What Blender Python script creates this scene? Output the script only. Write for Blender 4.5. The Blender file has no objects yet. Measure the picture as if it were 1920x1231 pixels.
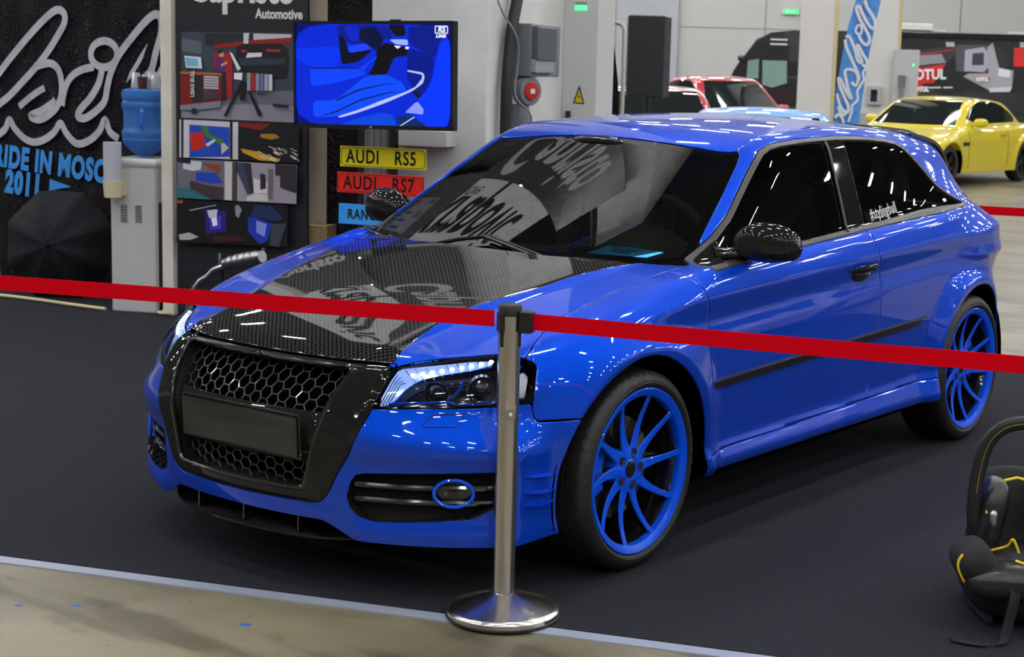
import bpy, bmesh, math, random
import numpy as np
from mathutils import Vector, Matrix
sc = bpy.context.scene
COL = sc.collection
random.seed(4); RNG = np.random.default_rng(4)
# ---------------- camera, world, exposure ----------------
def make_camera():
    cam = bpy.data.cameras.new('camera'); o = bpy.data.objects.new('camera', cam); COL.objects.link(o)
    yaw, pitch, roll = -0.62055, -0.164, 0.03222
    f = Vector((math.cos(pitch)*math.sin(yaw), math.cos(pitch)*math.cos(yaw), math.sin(pitch)))
    r = f.cross(Vector((0, 0, 1))).normalized(); u = r.cross(f)
    c, s = math.cos(roll), math.sin(roll)
    r2 = c*r+s*u; u2 = -s*r+c*u
    m = Matrix((r2, u2, -f)).transposed().to_4x4(); m.translation = Vector((3.72654, -4.25851, 1.5755))
    o.matrix_world = m
    cam.sensor_fit = 'HORIZONTAL'; cam.sensor_width = 36.0; cam.lens = 36.0*3116.45/1920
    cam.shift_x = -(1115.92-960)/1920; cam.shift_y = (642.62-615.5)/1920
    cam.clip_start = .05; cam.clip_end = 300
    cam.dof.use_dof = True; cam.dof.focus_distance = 5.3; cam.dof.aperture_fstop = 9.0
    sc.camera = o
make_camera()
world = bpy.data.worlds.new('world'); sc.world = world; world.use_nodes = True
world.node_tree.nodes['Background'].inputs[0].default_value = (.80, .88, 1.0, 1)
world.node_tree.nodes['Background'].inputs[1].default_value = .30
sc.view_settings.view_transform = 'Standard'; sc.view_settings.look = 'None'
sc.view_settings.exposure = 0.0; sc.view_settings.gamma = 1.0; sc.view_settings.use_curve_mapping = False
sc.cycles.use_denoising = True
sc.cycles.max_bounces = 8; sc.cycles.transparent_max_bounces = 12
sc.cycles.sample_clamp_indirect = 6.0
LAMP_L = 185.0
# ---------------- materials ----------------
def nodes(m): return m.node_tree.nodes, m.node_tree.links
def mat(name, col, rough=.5, metal=0., coat=0., emit=None, estr=0., spec=.5, coat_rough=.03, trans=0., coat_ior=1.5):
    m = bpy.data.materials.new(name); m.use_nodes = True
    b = m.node_tree.nodes['Principled BSDF']
    b.inputs['Base Color'].default_value = (*col, 1); b.inputs['Roughness'].default_value = rough
    b.inputs['Metallic'].default_value = metal; b.inputs['Coat Weight'].default_value = coat
    b.inputs['Coat Roughness'].default_value = coat_rough; b.inputs['Coat IOR'].default_value = coat_ior
    b.inputs['Specular IOR Level'].default_value = spec
    b.inputs['Transmission Weight'].default_value = trans
    if emit: b.inputs['Emission Color'].default_value = (*emit, 1); b.inputs['Emission Strength'].default_value = estr
    return m
def noisy(m, scale, c1, c2, detail=6, lo=.35, hi=.65, bump=0., bscale=None, dist=0., stretch=None):
    """procedural two-colour noise on the base colour, optional fine bump"""
    N, L = nodes(m); b = N['Principled BSDF']
    tc = N.new('ShaderNodeTexCoord'); src = tc.outputs['Object']
    if stretch:
        mp = N.new('ShaderNodeMapping'); mp.inputs['Scale'].default_value = stretch; L.new(src, mp.inputs[0]); src = mp.outputs[0]
    n = N.new('ShaderNodeTexNoise'); n.inputs['Scale'].default_value = scale; n.inputs['Detail'].default_value = detail
    n.inputs['Distortion'].default_value = dist
    r = N.new('ShaderNodeValToRGB'); e = r.color_ramp.elements
    e[0].position = lo; e[0].color = (*c1, 1); e[1].position = hi; e[1].color = (*c2, 1)
    L.new(src, n.inputs['Vector']); L.new(n.outputs['Fac'], r.inputs[0]); L.new(r.outputs[0], b.inputs['Base Color'])
    if bump:
        n2 = N.new('ShaderNodeTexNoise'); n2.inputs['Scale'].default_value = bscale or scale*8; n2.inputs['Detail'].default_value = 4
        bp = N.new('ShaderNodeBump'); bp.inputs['Strength'].default_value = bump; bp.inputs['Distance'].default_value = .01
        L.new(src, n2.inputs['Vector']); L.new(n2.outputs['Fac'], bp.inputs['Height']); L.new(bp.outputs[0], b.inputs['Normal'])
    return m
def glass(name, tint, ior=1.5, rough=0.0):
    m = bpy.data.materials.new(name); m.use_nodes = True; N, L = nodes(m); N.remove(N['Principled BSDF'])
    t = N.new('ShaderNodeBsdfTransparent'); t.inputs[0].default_value = (*tint, 1)
    g = N.new('ShaderNodeBsdfGlossy'); g.inputs['Roughness'].default_value = rough
    f = N.new('ShaderNodeFresnel'); f.inputs[0].default_value = ior
    x = N.new('ShaderNodeMixShader'); L.new(f.outputs[0], x.inputs[0]); L.new(t.outputs[0], x.inputs[1]); L.new(g.outputs[0], x.inputs[2])
    L.new(x.outputs[0], N['Material Output'].inputs[0]); return m
def carbon(name, scale, rot=(0, 0, 0), proj=(1, 1, 1), c1=(.006, .006, .007), c2=(.05, .05, .052), coat=1.0, ior=1.5):
    m = mat(name, c1, .4, 0, coat, spec=.0, coat_ior=ior); N, L = nodes(m); b = N['Principled BSDF']
    tc = N.new('ShaderNodeTexCoord'); mp = N.new('ShaderNodeMapping'); mp.inputs['Rotation'].default_value = rot; mp.inputs['Scale'].default_value = proj; mp.inputs['Location'].default_value = (.0013, .0017, .0011)
    L.new(tc.outputs['Object'], mp.inputs[0])
    ck = N.new('ShaderNodeTexChecker'); ck.inputs['Scale'].default_value = scale
    ck.inputs[1].default_value = (*c1, 1); ck.inputs[2].default_value = (*c2, 1)
    L.new(mp.outputs[0], ck.inputs[0]); L.new(ck.outputs[0], b.inputs['Base Color']); return m
M = {}
M['blue'] = mat('paint_blue', (.0006, .060, .62), .40, .45, 1.0, spec=.03, coat_ior=1.55)
M['blue_trim'] = mat('trim_blue', (.002, .085, .78), .4, 0, .6, spec=.1)
M['carbon_top'] = carbon('carbon_top', 115, (0, 0, .0), (1, 1, 0), (.003, .003, .0033), (.044, .044, .046), 1.0, 2.1)
M['carbon'] = carbon('carbon_front', 380, (0, .785, 0), (1, 0, 1), (.0025, .0025, .0025), (.024, .0235, .023), .7)
M['carbon_side'] = carbon('carbon_side', 380, (.785, 0, 0), (0, 1, 1), (.0025, .0025, .0025), (.020, .0195, .019), .7)
M['black_gloss'] = mat('black_gloss', (.006, .006, .007), .15, 0, 1.0)
M['black_satin'] = mat('black_satin', (.010, .010, .011), .42)
M['black_matte'] = mat('black_matte', (.004, .004, .004), .85)
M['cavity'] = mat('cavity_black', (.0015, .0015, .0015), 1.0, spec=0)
M['rubber'] = mat('rubber', (.010, .010, .010), .55)
M['trim_grey'] = mat('trim_grey', (.055, .052, .05), .38, .3)
M['glass'] = glass('glass_windscreen', (.80, .86, .84), 3.0)
M['glass_dark'] = glass('glass_tinted', (.09, .10, .10), 1.62)
M['glass_door'] = glass('glass_door', (.50, .55, .54), 1.6)
M['glass_lens'] = glass('glass_lens', (.82, .86, .90), 1.45)
M['chrome'] = mat('chrome', (.75, .76, .78), .12, 1)
M['silver'] = mat('silver', (.45, .45, .46), .3, 1)
M['drl'] = mat('drl', (.3, .4, .8), .2, .3, emit=(.30, .45, 1.0), estr=.75)
M['led'] = mat('led', (1, 1, 1), .3, emit=(.9, .95, 1.0), estr=3.0)
M['seat_grey'] = noisy(mat('seat_fabric', (.04, .04, .042), .8), 60, (.03, .03, .033), (.06, .06, .064))
M['dash'] = mat('dash_soft', (.045, .05, .05), .75)
M['disc'] = mat('brake_disc', (.25, .22, .19), .4, 1)
M['white'] = mat('white_print', (.62, .63, .64), .6)
M['hex'] = mat('grille_wire', (.035, .035, .036), .3, 0, .5)
M['plate_black'] = mat('plate_black', (.004, .004, .004), .12, 0, 1.0, spec=0, coat_ior=1.8)
M['lamp_dark'] = mat('projector_glass', (.03, .03, .035), .06, .2, 1.0)
M['silver_ribs'] = mat('silver_reflector', (.5, .5, .5), .35, .8)
M['tail_red'] = mat('tail_red', (.35, .005, .01), .15, 0, 1.0)
M['headliner'] = mat('headliner', (.12, .12, .12), .9)
# ---------------- object helpers ----------------
def tag(o, label=None, cat=None, group=None, kind=None):
    if label: o['label'] = label
    if cat: o['category'] = cat
    if group: o['group'] = group
    if kind: o['kind'] = kind
    return o
def link(o, parent=None):
    COL.objects.link(o)
    if parent is not None: o.parent = parent
    return o
def empty(name, loc=(0, 0, 0), rz=0, label=None, cat=None, group=None, parent=None):
    o = bpy.data.objects.new(name, None); o.location = loc; o.rotation_euler = (0, 0, rz); o.empty_display_size = .1
    link(o, parent); return tag(o, label, cat, group)
def mesh_obj(name, V, F, m, parent=None, smooth=True, mats=None, mi=None):
    me = bpy.data.meshes.new(name)
    me.from_pydata([tuple(map(float, v)) for v in V], [], [tuple(map(int, f)) for f in F])
    for k in (mats or [m]): me.materials.append(k)
    if smooth: me.polygons.foreach_set('use_smooth', [True]*len(me.polygons))
    if mi is not None: me.polygons.foreach_set('material_index', mi)
    me.update(); return link(bpy.data.objects.new(name, me), parent)
def solid(o, t, off=-1.0):
    k = o.modifiers.new('solidify', 'SOLIDIFY'); k.thickness = t; k.offset = off; return o
def bevel(o, w, seg=2, ang=.5):
    k = o.modifiers.new('bevel', 'BEVEL'); k.width = w; k.segments = seg; k.limit_method = 'ANGLE'; k.angle_limit = ang
    return o
def subsurf(o, n=2):
    k = o.modifiers.new('subsurf', 'SUBSURF'); k.levels = n; k.render_levels = n; return o
class MB:
    """collects simple shapes into one mesh; mi = material slot"""
    def __init__(s): s.V = []; s.F = []; s.I = []
    def add(s, V, F, mi=0, X=None):
        b = len(s.V)
        for v in V: s.V.append(tuple(X @ Vector(v)) if X is not None else tuple(v))
        for f in F: s.F.append([i+b for i in f]); s.I.append(mi)
    def box(s, c, d, mi=0, X=None, rz=0):
        x, y, z = d[0]/2, d[1]/2, d[2]/2
        V = [(a*x, b*y, e*z) for a in (-1, 1) for b in (-1, 1) for e in (-1, 1)]
        cr, sr = math.cos(rz), math.sin(rz)
        V = [(c[0]+cr*a-sr*b, c[1]+sr*a+cr*b, c[2]+e) for a, b, e in V]
        s.add(V, [(0, 1, 3, 2), (4, 6, 7, 5), (0, 4, 5, 1), (2, 3, 7, 6), (0, 2, 6, 4), (1, 5, 7, 3)], mi, X)
    def tube(s, pts, r, n=10, mi=0, X=None, closed=False, caps=True, flat=None):
        pts = [Vector(p) for p in pts]; k = len(pts); rs = r if isinstance(r, (list, tuple)) else [r]*k
        V = []; F = []; ref = None
        for i, p in enumerate(pts):
            if closed: t = pts[(i+1) % k]-pts[i-1]
            else: t = pts[min(i+1, k-1)]-pts[max(i-1, 0)]
            t.normalize()
            if ref is None:
                ref = Vector((0, 0, 1)) if abs(t.z) < .9 else Vector((1, 0, 0))
            a = (ref-t*ref.dot(t)).normalized(); ref = a; b = t.cross(a)
            for j in range(n):
                w = 2*math.pi*j/n
                V.append(p+(a*math.cos(w)*(flat or 1)+b*math.sin(w))*rs[i])
        for i in range(k if closed else k-1):
            for j in range(n):
                i2 = (i+1) % k; F.append((i*n+j, i*n+(j+1) % n, i2*n+(j+1) % n, i2*n+j))
        if caps and not closed: F.append(tuple(range(n-1, -1, -1))); F.append(tuple((k-1)*n+j for j in range(n)))
        s.add(V, F, mi, X)
    def lathe(s, prof, n=32, mi=0, X=None, caps=False):
        V = []; F = []; k = len(prof)
        for j in range(n):
            w = 2*math.pi*j/n
            for r_, z in prof: V.append((r_*math.cos(w), r_*math.sin(w), z))
        for j in range(n):
            j2 = (j+1) % n
            for i in range(k-1): F.append((j*k+i, j2*k+i, j2*k+i+1, j*k+i+1))
        if caps:
            F.append(tuple(j*k for j in range(n))[::-1]); F.append(tuple(j*k+k-1 for j in range(n)))
        s.add(V, F, mi, X)
    def prism(s, poly, h, mi=0, X=None, z0=0.):
        n = len(poly); V = [(p[0], p[1], z0) for p in poly]+[(p[0], p[1], z0+h) for p in poly]
        F = [tuple(range(n-1, -1, -1)), tuple(range(n, 2*n))]+[(i, (i+1) % n, n+(i+1) % n, n+i) for i in range(n)]
        s.add(V, F, mi, X)
    def ell(s, c, r, nu=24, nv=14, e=1.0, mi=0, X=None):
        V = []; F = []
        sg = lambda t: math.copysign(abs(t)**e, t)
        for i in range(nv+1):
            a = -math.pi/2+math.pi*i/nv
            for j in range(nu):
                b = 2*math.pi*j/nu
                V.append((c[0]+r[0]*sg(math.cos(a))*sg(math.cos(b)), c[1]+r[1]*sg(math.cos(a))*sg(math.sin(b)), c[2]+r[2]*sg(math.sin(a))))
        for i in range(nv):
            for j in range(nu): F.append((i*nu+j, i*nu+(j+1) % nu, (i+1)*nu+(j+1) % nu, (i+1)*nu+j))
        s.add(V, F, mi, X)
    def build(s, name, m, parent=None, smooth=False, bev=0., seg=2):
        ms = m if isinstance(m, (list, tuple)) else [m]
        o = mesh_obj(name, s.V, s.F, None, parent, smooth, ms, s.I)
        if smooth: autosmooth(o)
        if bev: bevel(o, bev, seg)
        return o
def autosmooth(o, ang=.6):
    me = o.data; bm = bmesh.new(); bm.from_mesh(me)
    for e in bm.edges:
        if len(e.link_faces) == 2 and e.calc_face_angle(0) > ang: e.smooth = False
    bm.to_mesh(me); bm.free()
_tc = {}
def text_geo(txt, size, shear=0., bold=0., sx=1., space=1.):
    k = (txt, size, shear, bold, sx, space)
    if k in _tc: return _tc[k]
    cu = bpy.data.curves.new('lettering', 'FONT'); cu.body = txt; cu.size = size; cu.shear = shear; cu.offset = bold; cu.extrude = .0008
    cu.space_character = space; cu.align_x = 'CENTER'; cu.align_y = 'CENTER'; cu.resolution_u = 4
    o = bpy.data.objects.new('lettering', cu); COL.objects.link(o)
    dg = bpy.context.evaluated_depsgraph_get(); dg.update(); me = o.evaluated_get(dg).to_mesh()
    V = [(v.co.x*sx, v.co.y, v.co.z) for v in me.vertices]; F = [list(p.vertices) for p in me.polygons]
    bpy.data.objects.remove(o); bpy.data.curves.remove(cu); _tc[k] = (V, F); return V, F
def frame_mx(o, a, n=None, up=(0, 0, 1)):
    """matrix whose X runs along a, Y along up, Z out of the sheet; origin o"""
    a = Vector(a).normalized(); up = Vector(up); n = a.cross(up).normalized(); u = n.cross(a)
    m = Matrix((a, u, n)).transposed().to_4x4(); m.translation = Vector(o); return m
def lettering(name, txt, size, X, m, parent, at=(0, 0), **kw):
    V, F = text_geo(txt, size, **kw); b = MB(); b.add([(v[0]+at[0], v[1]+at[1], v[2]) for v in V], F, 0, X)
    return b.build(name, m, parent)
# ---------------- surface patch helpers ----------------
def grid_tris(P):
    nu, nv = P.shape[:2]; i = np.arange(nu*nv).reshape(nu, nv)
    a, b, c, d = i[:-1, :-1].ravel(), i[1:, :-1].ravel(), i[1:, 1:].ravel(), i[:-1, 1:].ravel()
    return P.reshape(-1, 3), np.concatenate([np.stack([a, b, c], 1), np.stack([a, c, d], 1)])
def clip(V, F, s):
    """keep s <= 0"""
    s = np.where(np.abs(s) < 1e-6, -1e-6, s); ins = s <= 0; c = ins[F].sum(1)
    keep = F[c == 3]; new = []; nV = [V]; base = len(V)
    mix = F[(c == 1) | (c == 2)]
    if len(mix):
        cnt = ins[mix].sum(1); odd = np.where(cnt == 1, 1, 0)
        lone = np.where((cnt == 1)[:, None], ins[mix], ~ins[mix]); k = lone.argmax(1); r = np.arange(len(mix))
        A, B, C = mix[r, k], mix[r, (k+1) % 3], mix[r, (k+2) % 3]
        def cut(i, j):
            lo, hi = np.minimum(i, j), np.maximum(i, j); t = s[lo]/(s[lo]-s[hi]); return lo, hi, V[lo]+(V[hi]-V[lo])*t[:, None]
        l1, h1, p1 = cut(A, B); l2, h2, p2 = cut(A, C)
        key = np.concatenate([l1*len(V)+h1, l2*len(V)+h2]); u, first, inv = np.unique(key, return_index=True, return_inverse=True)
        pts = np.concatenate([p1, p2])[first]; inv = inv.ravel()+base; nV.append(pts); n = len(mix); e1, e2 = inv[:n], inv[n:]
        o = odd == 1
        new = [keep, np.stack([A[o], e1[o], e2[o]], 1), np.stack([e1[~o], B[~o], C[~o]], 1), np.stack([e1[~o], C[~o], e2[~o]], 1)]
        keep = np.concatenate(new)
    V = np.concatenate(nV); used = np.unique(keep); m = np.full(len(V), -1); m[used] = np.arange(len(used))
    return V[used], m[keep]
def chaikin(p, n=2, closed=True):
    p = np.array(p, float)
    for _ in range(n):
        q = np.roll(p, -1, 0); p = np.stack([.75*p+.25*q, .25*p+.75*q], 1).reshape(-1, 2)
    return p
def psdf(pt, poly):
    """signed distance to a closed polygon, negative inside"""
    poly = np.asarray(poly, float); a = poly; b = np.roll(poly, -1, 0); d = np.full(len(pt), 1e9); ins = np.zeros(len(pt), bool)
    for p, q in zip(a, b):
        e = q-p; w = pt-p; t = np.clip((w@e)/max(e@e, 1e-12), 0, 1); d = np.minimum(d, np.hypot(*(w-t[:, None]*e).T))
        c = (p[1] > pt[:, 1]) != (q[1] > pt[:, 1])
        ins ^= c & (pt[:, 0] < (q[0]-p[0])*(pt[:, 1]-p[1])/((q[1]-p[1]) if abs(q[1]-p[1]) > 1e-12 else 1e-12)+p[0])
    return np.where(ins, -d, d)
def resample(p, step, closed=True):
    p = np.array(p, float); q = np.vstack([p, p[:1]]) if closed else p
    L = np.r_[0, np.cumsum(np.linalg.norm(np.diff(q, axis=0), axis=1))]; n = max(int(L[-1]/step), 3)
    t = np.linspace(0, L[-1], n, endpoint=not closed)
    return np.stack([np.interp(t, L, q[:, i]) for i in range(q.shape[1])], 1)
def gradn(V, fn, h=1e-3):
    x, y, z = V[:, 0], V[:, 1], V[:, 2]
    g = np.stack([fn(x+h, y, z)-fn(x-h, y, z), fn(x, y+h, z)-fn(x, y-h, z), fn(x, y, z+h)-fn(x, y, z-h)], 1)
    return g/np.maximum(np.linalg.norm(g, axis=1)[:, None], 1e-9)
def flipx(V, F): return V*np.array([-1, 1, 1]), F[:, ::-1]
# ---------------- hall: floor, carpet, ceiling, lamps ----------------
def stain(m):
    """scuffs and dark patches worn into the concrete"""
    N, L = nodes(m); b = N['Principled BSDF']; src = b.inputs['Base Color'].links[0].from_socket; tc = N.new('ShaderNodeTexCoord')
    mp = N.new('ShaderNodeMapping'); mp.inputs['Rotation'].default_value = (0, 0, .95); mp.inputs['Scale'].default_value = (1.0, 5.5, 1); L.new(tc.outputs['Object'], mp.inputs[0])
    for vec, sc, lo, hi, dk in ((mp.outputs[0], .9, .54, .64, .55), (tc.outputs['Object'], 4.5, .60, .68, .72), (tc.outputs['Object'], 26, .66, .74, .6)):
        n = N.new('ShaderNodeTexNoise'); n.inputs['Scale'].default_value = sc; n.inputs['Detail'].default_value = 6; L.new(vec, n.inputs['Vector'])
        r = N.new('ShaderNodeValToRGB'); e = r.color_ramp.elements; e[0].position = lo; e[0].color = (1, 1, 1, 1); e[1].position = hi; e[1].color = (dk, dk*.97, dk*.92, 1)
        x = N.new('ShaderNodeMixRGB'); x.blend_type = 'MULTIPLY'; x.inputs[0].default_value = 1; L.new(n.outputs['Fac'], r.inputs[0]); L.new(src, x.inputs[1]); L.new(r.outputs[0], x.inputs[2]); src = x.outputs[0]
    L.new(src, b.inputs['Base Color'])
def build_hall():
    fl = noisy(mat('concrete_floor', (.25, .23, .17), .32, spec=.4), 1.1, (.095, .080, .048), (.235, .205, .135), 12, .30, .66, dist=1.2, stretch=(1, .55, 1))
    b = MB(); b.box((0, 18, -.026), (90, 80, .04)); tag(b.build('floor', fl), kind='structure')
    stain(fl)
    cp = noisy(mat('carpet_charcoal', (.02, .02, .024), .95, spec=.08), 260, (.009, .009, .013), (.046, .046, .058), 2, .34, .66, bump=.5, bscale=600)
    a = Vector((.944, .331, 0)).normalized(); n = Vector((-a.y, a.x, 0)); p0 = Vector((-.723, -1.224, 0))
    X = Matrix((a, n, (0, 0, 1))).transposed().to_4x4(); X.translation = p0
    b = MB(); b.box((0, 2.72, -.002), (16, 5.44, .004), 0, X); c = b.build('carpet', cp); tag(c, 'dark grey exhibition carpet under the blue hatchback', 'carpet')
    for x_, y_, s_ in ((-.16, -1.36, .010), (-.28, -1.47, .008), (.33, -1.16, .011)):
        b = MB(); b.lathe([(.0, .0015), (s_, .001), (s_*1.05, .0)], 7, 0, Matrix.Translation((x_, y_, -.006)) @ Matrix.Scale(1.6, 4, (.8, .5, 0))); tag(b.build('paint_fleck', mat('fleck_blue', (.01, .10, .45), .5)), 'tiny blue fleck lying on the bare concrete in front of the carpet', 'fleck', 'blue flecks on the concrete')
    te = mat('edge_tape', (.30, .33, .42), .35)
    for nm, yy, ln, xc, lab in (('edge_tape', -.03, 16, 0, 'shiny grey edging tape along the front edge of the carpet'), ('edge_tape', 5.475, 7, 4.6, 'pale edging tape along the far edge of the carpet')):
        b = MB(); b.box((xc, yy, -.0045), (ln, .055, .006), 0, X); tag(b.build(nm, te), lab, 'tape', 'carpet edging')
    ce = mat('ceiling_dark', (.05, .052, .055), .9)
    b = MB(); b.box((0, 18, 9.05), (90, 80, .1)); tag(b.build('ceiling', ce), kind='structure')
    le = mat('lamp_glow', (1, 1, 1), .5, emit=(.98, .99, 1.0), estr=LAMP_L); lf = mat('lamp_body', (.3, .3, .3), .5)
    proto = None
    for i in range(-9, 7):
        for j in range(-4, 10):
            if proto is None:
                t = empty('ceiling_lamp', (0, 0, 8.9), 0, 'long bright lamp under the high hall ceiling, out of frame', 'lamp', 'ceiling lamps of the hall')
                b = MB(); b.box((0, 0, .05), (.9, .24, .08)); b.build('housing', lf, t); b = MB(); b.box((0, 0, .0), (.8, .18, .02)); b.build('diffuser', le, t); proto = t; o = t
            else:
                o = proto.copy(); COL.objects.link(o)
                for ch in proto.children: c2 = ch.copy(); COL.objects.link(c2); c2.parent = o
            o.location = (i*4.2+.7, j*4.2+1.4, 8.6); o.rotation_euler = (0, 0, .34)

def smax(a,b,k):
    h=np.maximum(k-np.abs(a-b),0)/k
    return np.maximum(a,b)+h*h*k*.25
def smin(a,b,k): return -smax(-a,-b,k)
def sp(t,r):  # soft ramp: 0 below, t above, rounded over +-r
    return np.where(t>r,t,np.where(t<-r,0,(t+r)**2/(4*r)))
def sstep(t):
    t=np.clip(t,0,1); return t*t*(3-2*t)
def spl(pts):
    x=np.array([p[0] for p in pts],float); y=np.array([p[1] for p in pts],float); n=len(x); h=np.diff(x)
    A=np.eye(n); b=np.zeros(n)
    for i in range(1,n-1):
        A[i,i-1]=h[i-1]; A[i,i]=2*(h[i-1]+h[i]); A[i,i+1]=h[i]
        b[i]=6*((y[i+1]-y[i])/h[i]-(y[i]-y[i-1])/h[i-1])
    m=np.linalg.solve(A,b)
    def f(t):
        t=np.asarray(t,float); i=np.clip(np.searchsorted(x,t)-1,0,n-2); tc=np.clip(t,x[0],x[-1])
        d=tc-x[i]; hi=h[i]; s=(y[i+1]-y[i])/hi-hi*(2*m[i]+m[i+1])/6
        v=y[i]+d*(s+d*(m[i]/2+d*(m[i+1]-m[i])/(6*hi)))
        s0=(y[1]-y[0])/h[0]-h[0]*m[1]/6; s1=(y[-1]-y[-2])/h[-1]+h[-1]*m[-2]/6
        return v+np.where(t<x[0],(t-x[0])*s0,0)+np.where(t>x[-1],(t-x[-1])*s1,0)
    return f
WB=2.578
A_=spl([(-.9,.868),(-.1,.872),(.5,.868),(1.3,.868),(2.0,.872),(2.6,.87),(3.0,.858),(3.4,.845)])
FB=spl([(.10,.74),(.17,.768),(.215,.780),(.26,.770),(.33,.776),(.41,.776),(.45,.796),(.54,.793),(.59,.772),(.65,.735),(.71,.695),(.77,.66),(.9,.62)])
FC=spl([(.10,.72),(.17,.755),(.25,.780),(.34,.790),(.45,.796),(.54,.793),(.59,.772),(.65,.735),(.71,.695),(.77,.66),(.9,.62)])
TC=spl([(-.96,.59),(-.81,.677),(-.71,.730),(-.57,.779),(-.38,.836),(-.19,.877),(0,.910),(.2,.939),(.4,.957),(.6,.965)])
CAM=spl([(-.9,.10),(-.7,.15),(-.5,.185),(-.3,.155),(-.1,.12),(.15,.09),(.42,.065),(.6,.06)])
ZR=spl([(.6,1.28),(.9,1.345),(1.1,1.368),(1.35,1.387),(1.7,1.400),(2.1,1.392),(2.5,1.361),(2.9,1.298),(3.2,1.24)])
X0=spl([(.0,.735),(.4,.765),(.8,.79),(1.3,.803),(1.8,.803),(2.2,.785),(2.6,.735),(3.0,.655),(3.3,.58)])
def side_a(y,z):
    zt=.831+.04*(y-.28)
    o=-(.30+.95*sstep((y-2.3)/.7))*sp(z-zt,.012)
    fade=sstep((y+.25)/.5)
    o=o-.012*np.exp(-((z-(zt-.075))/.05)**2)*fade
    zl=.315+.018*(y-.4)
    o=o-.10*sp(.55-z,.05)*sstep((y-.05)/.3)*sstep((2.35-y)/.25)
    o=o+.42*sp(zl+.015-z,.012)*sstep((y-.05)/.3)*sstep((2.35-y)/.25)
    o=o-.8*sp(.262-z,.012)*sstep((y-.05)/.3)*sstep((2.35-y)/.25)
    for yc,w in ((0.0,.036),(WB,.036)):
        rr=np.hypot(y-yc,z-.32)
        f=sp(.515-rr,.008)-sp(.405-rr,.008)-.5*sp(.400-rr,.008)
        o=o+np.maximum(w/.11*f,-.0)*sstep((z-.05)/.15)*sstep((.80-z)/.10)
    o=o+.078*sstep((.58-z)/.14)*sstep((-.40-y)/.16)
    return A_(y)+o
def LOW(x,y,z):
    ax=np.abs(x); a=side_a(y,z)
    wc=sstep((ax-.36)/.10); dyf=np.maximum(-.1-y,0)/(FC(z)*(1-wc)+FB(z)*wc); dyr=np.maximum(y-2.35,0)/(1.0+.04*np.sin(np.clip((z-.2)*5,0,3)))
    n=2.2
    gf=((ax/a)**n+dyf**n)**(1/n)
    gr=((ax/a)**3+dyr**3)**(1/3)
    side=(np.where(y>1,gr,gf)-1)*a
    Th=TC(y)-CAM(y)*x*x
    # raised centre of the bonnet between two V creases
    xc=.40+.19*sstep((y+.8)/1.2)
    Th=Th+.010*sstep((xc+.03-ax)/.07)*sstep((y+.9)/.2)
    Tb=.925+.0518*(y-.42)
    w=sstep((y-.36)/.12)
    T=Th*(1-w)+Tb*w
    T=T-.40*sp(y-2.65,.12)-2.0*sp(y-3.30,.05)
    top=z-T
    k=.09-.05*sstep((y-.15)/.35)
    return smax(top,side,k)
def ZW(x,y):
    return .927+.530*((y-.453)+.24*(1-(x/.723)**2))
def GRN(x,y,z):
    ax=np.abs(x)
    xs=X0(y)-.40*(z-.95)-.10*(z-.95)*np.abs(z-.95)
    xs=xs+.058*sstep((y-2.3)/.5)*np.exp(-np.maximum(z-.95,0)/.13)
    side=(ax-xs)*.92
    zw=(z-ZW(x,y))*.88
    rf=z-(ZR(y)-.11*x*x)
    rr=(z-(1.33-1.25*(y-2.98)-.80*x*x))*.62
    top=smax(smax(zw,rf,.05),rr,.06)
    return np.maximum(smax(top,side,.075),.88-z)
def CAR(x,y,z):
    return smin(LOW(x,y,z),GRN(x,y,z),.025+.16*sstep((y-2.15)/.6))
def cast(O,D,t1,fn=CAR,n=60,t0=0.02):
    O=np.asarray(O,float);D=np.asarray(D,float)
    ts=np.linspace(t1,t0,n); lo=np.full(len(O),t0); hi=np.full(len(O),t1); done=np.zeros(len(O),bool); prev=t1
    for t in ts:
        p=O+D*t; ins=(fn(p[:,0],p[:,1],p[:,2])<0)&~done
        lo[ins]=t; hi[ins]=prev; done|=ins; prev=t
        if done.all(): break
    for _ in range(26):
        m=(lo+hi)/2; p=O+D*m[:,None]; ins=fn(p[:,0],p[:,1],p[:,2])<0
        lo=np.where(ins,m,lo); hi=np.where(ins,hi,m)
    return O+D*lo[:,None]
# ---------------- the blue hatchback ----------------
def UV(V): return np.stack([.8*np.abs(V[:, 0])+.6*V[:, 1], V[:, 2]], 1)
def SV(V): return V[:, [1, 2]]
def PV(V): return np.stack([np.abs(V[:, 0]), V[:, 1]], 1)
def FV(V): return np.stack([np.abs(V[:, 0]), V[:, 2]], 1)
def side_patch(fn=CAR, y0=-.53, y1=2.96, ny=330, na=190, a0=-38, a1=60, oz=.75):
    y = np.linspace(y0, y1, ny); a = np.radians(np.linspace(a0, a1, na)); Y, A = np.meshgrid(y, a, indexing='ij'); Y, A = Y.ravel(), A.ravel()
    O = np.stack([0*Y, Y, 0*Y+oz], 1); D = np.stack([np.cos(A), 0*A, np.sin(A)], 1)
    return grid_tris(cast(O, D, 1.25, fn).reshape(ny, na, 3))
def fan_patch(z0, z1, nz, th0, th1, nt, oy, sgn, fn=LOW):
    z = np.linspace(z0, z1, nz); t = np.radians(np.linspace(th0, th1, nt)); T, Z = np.meshgrid(t, z, indexing='ij'); T, Z = T.ravel(), Z.ravel()
    O = np.stack([0*T, 0*T+oy, Z], 1); D = np.stack([np.sin(T), sgn*np.cos(T), 0*T], 1)
    V, F = grid_tris(cast(O, D, 1.6, fn).reshape(nt, nz, 3))
    return (V, F if sgn < 0 else F[:, ::-1])
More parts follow.
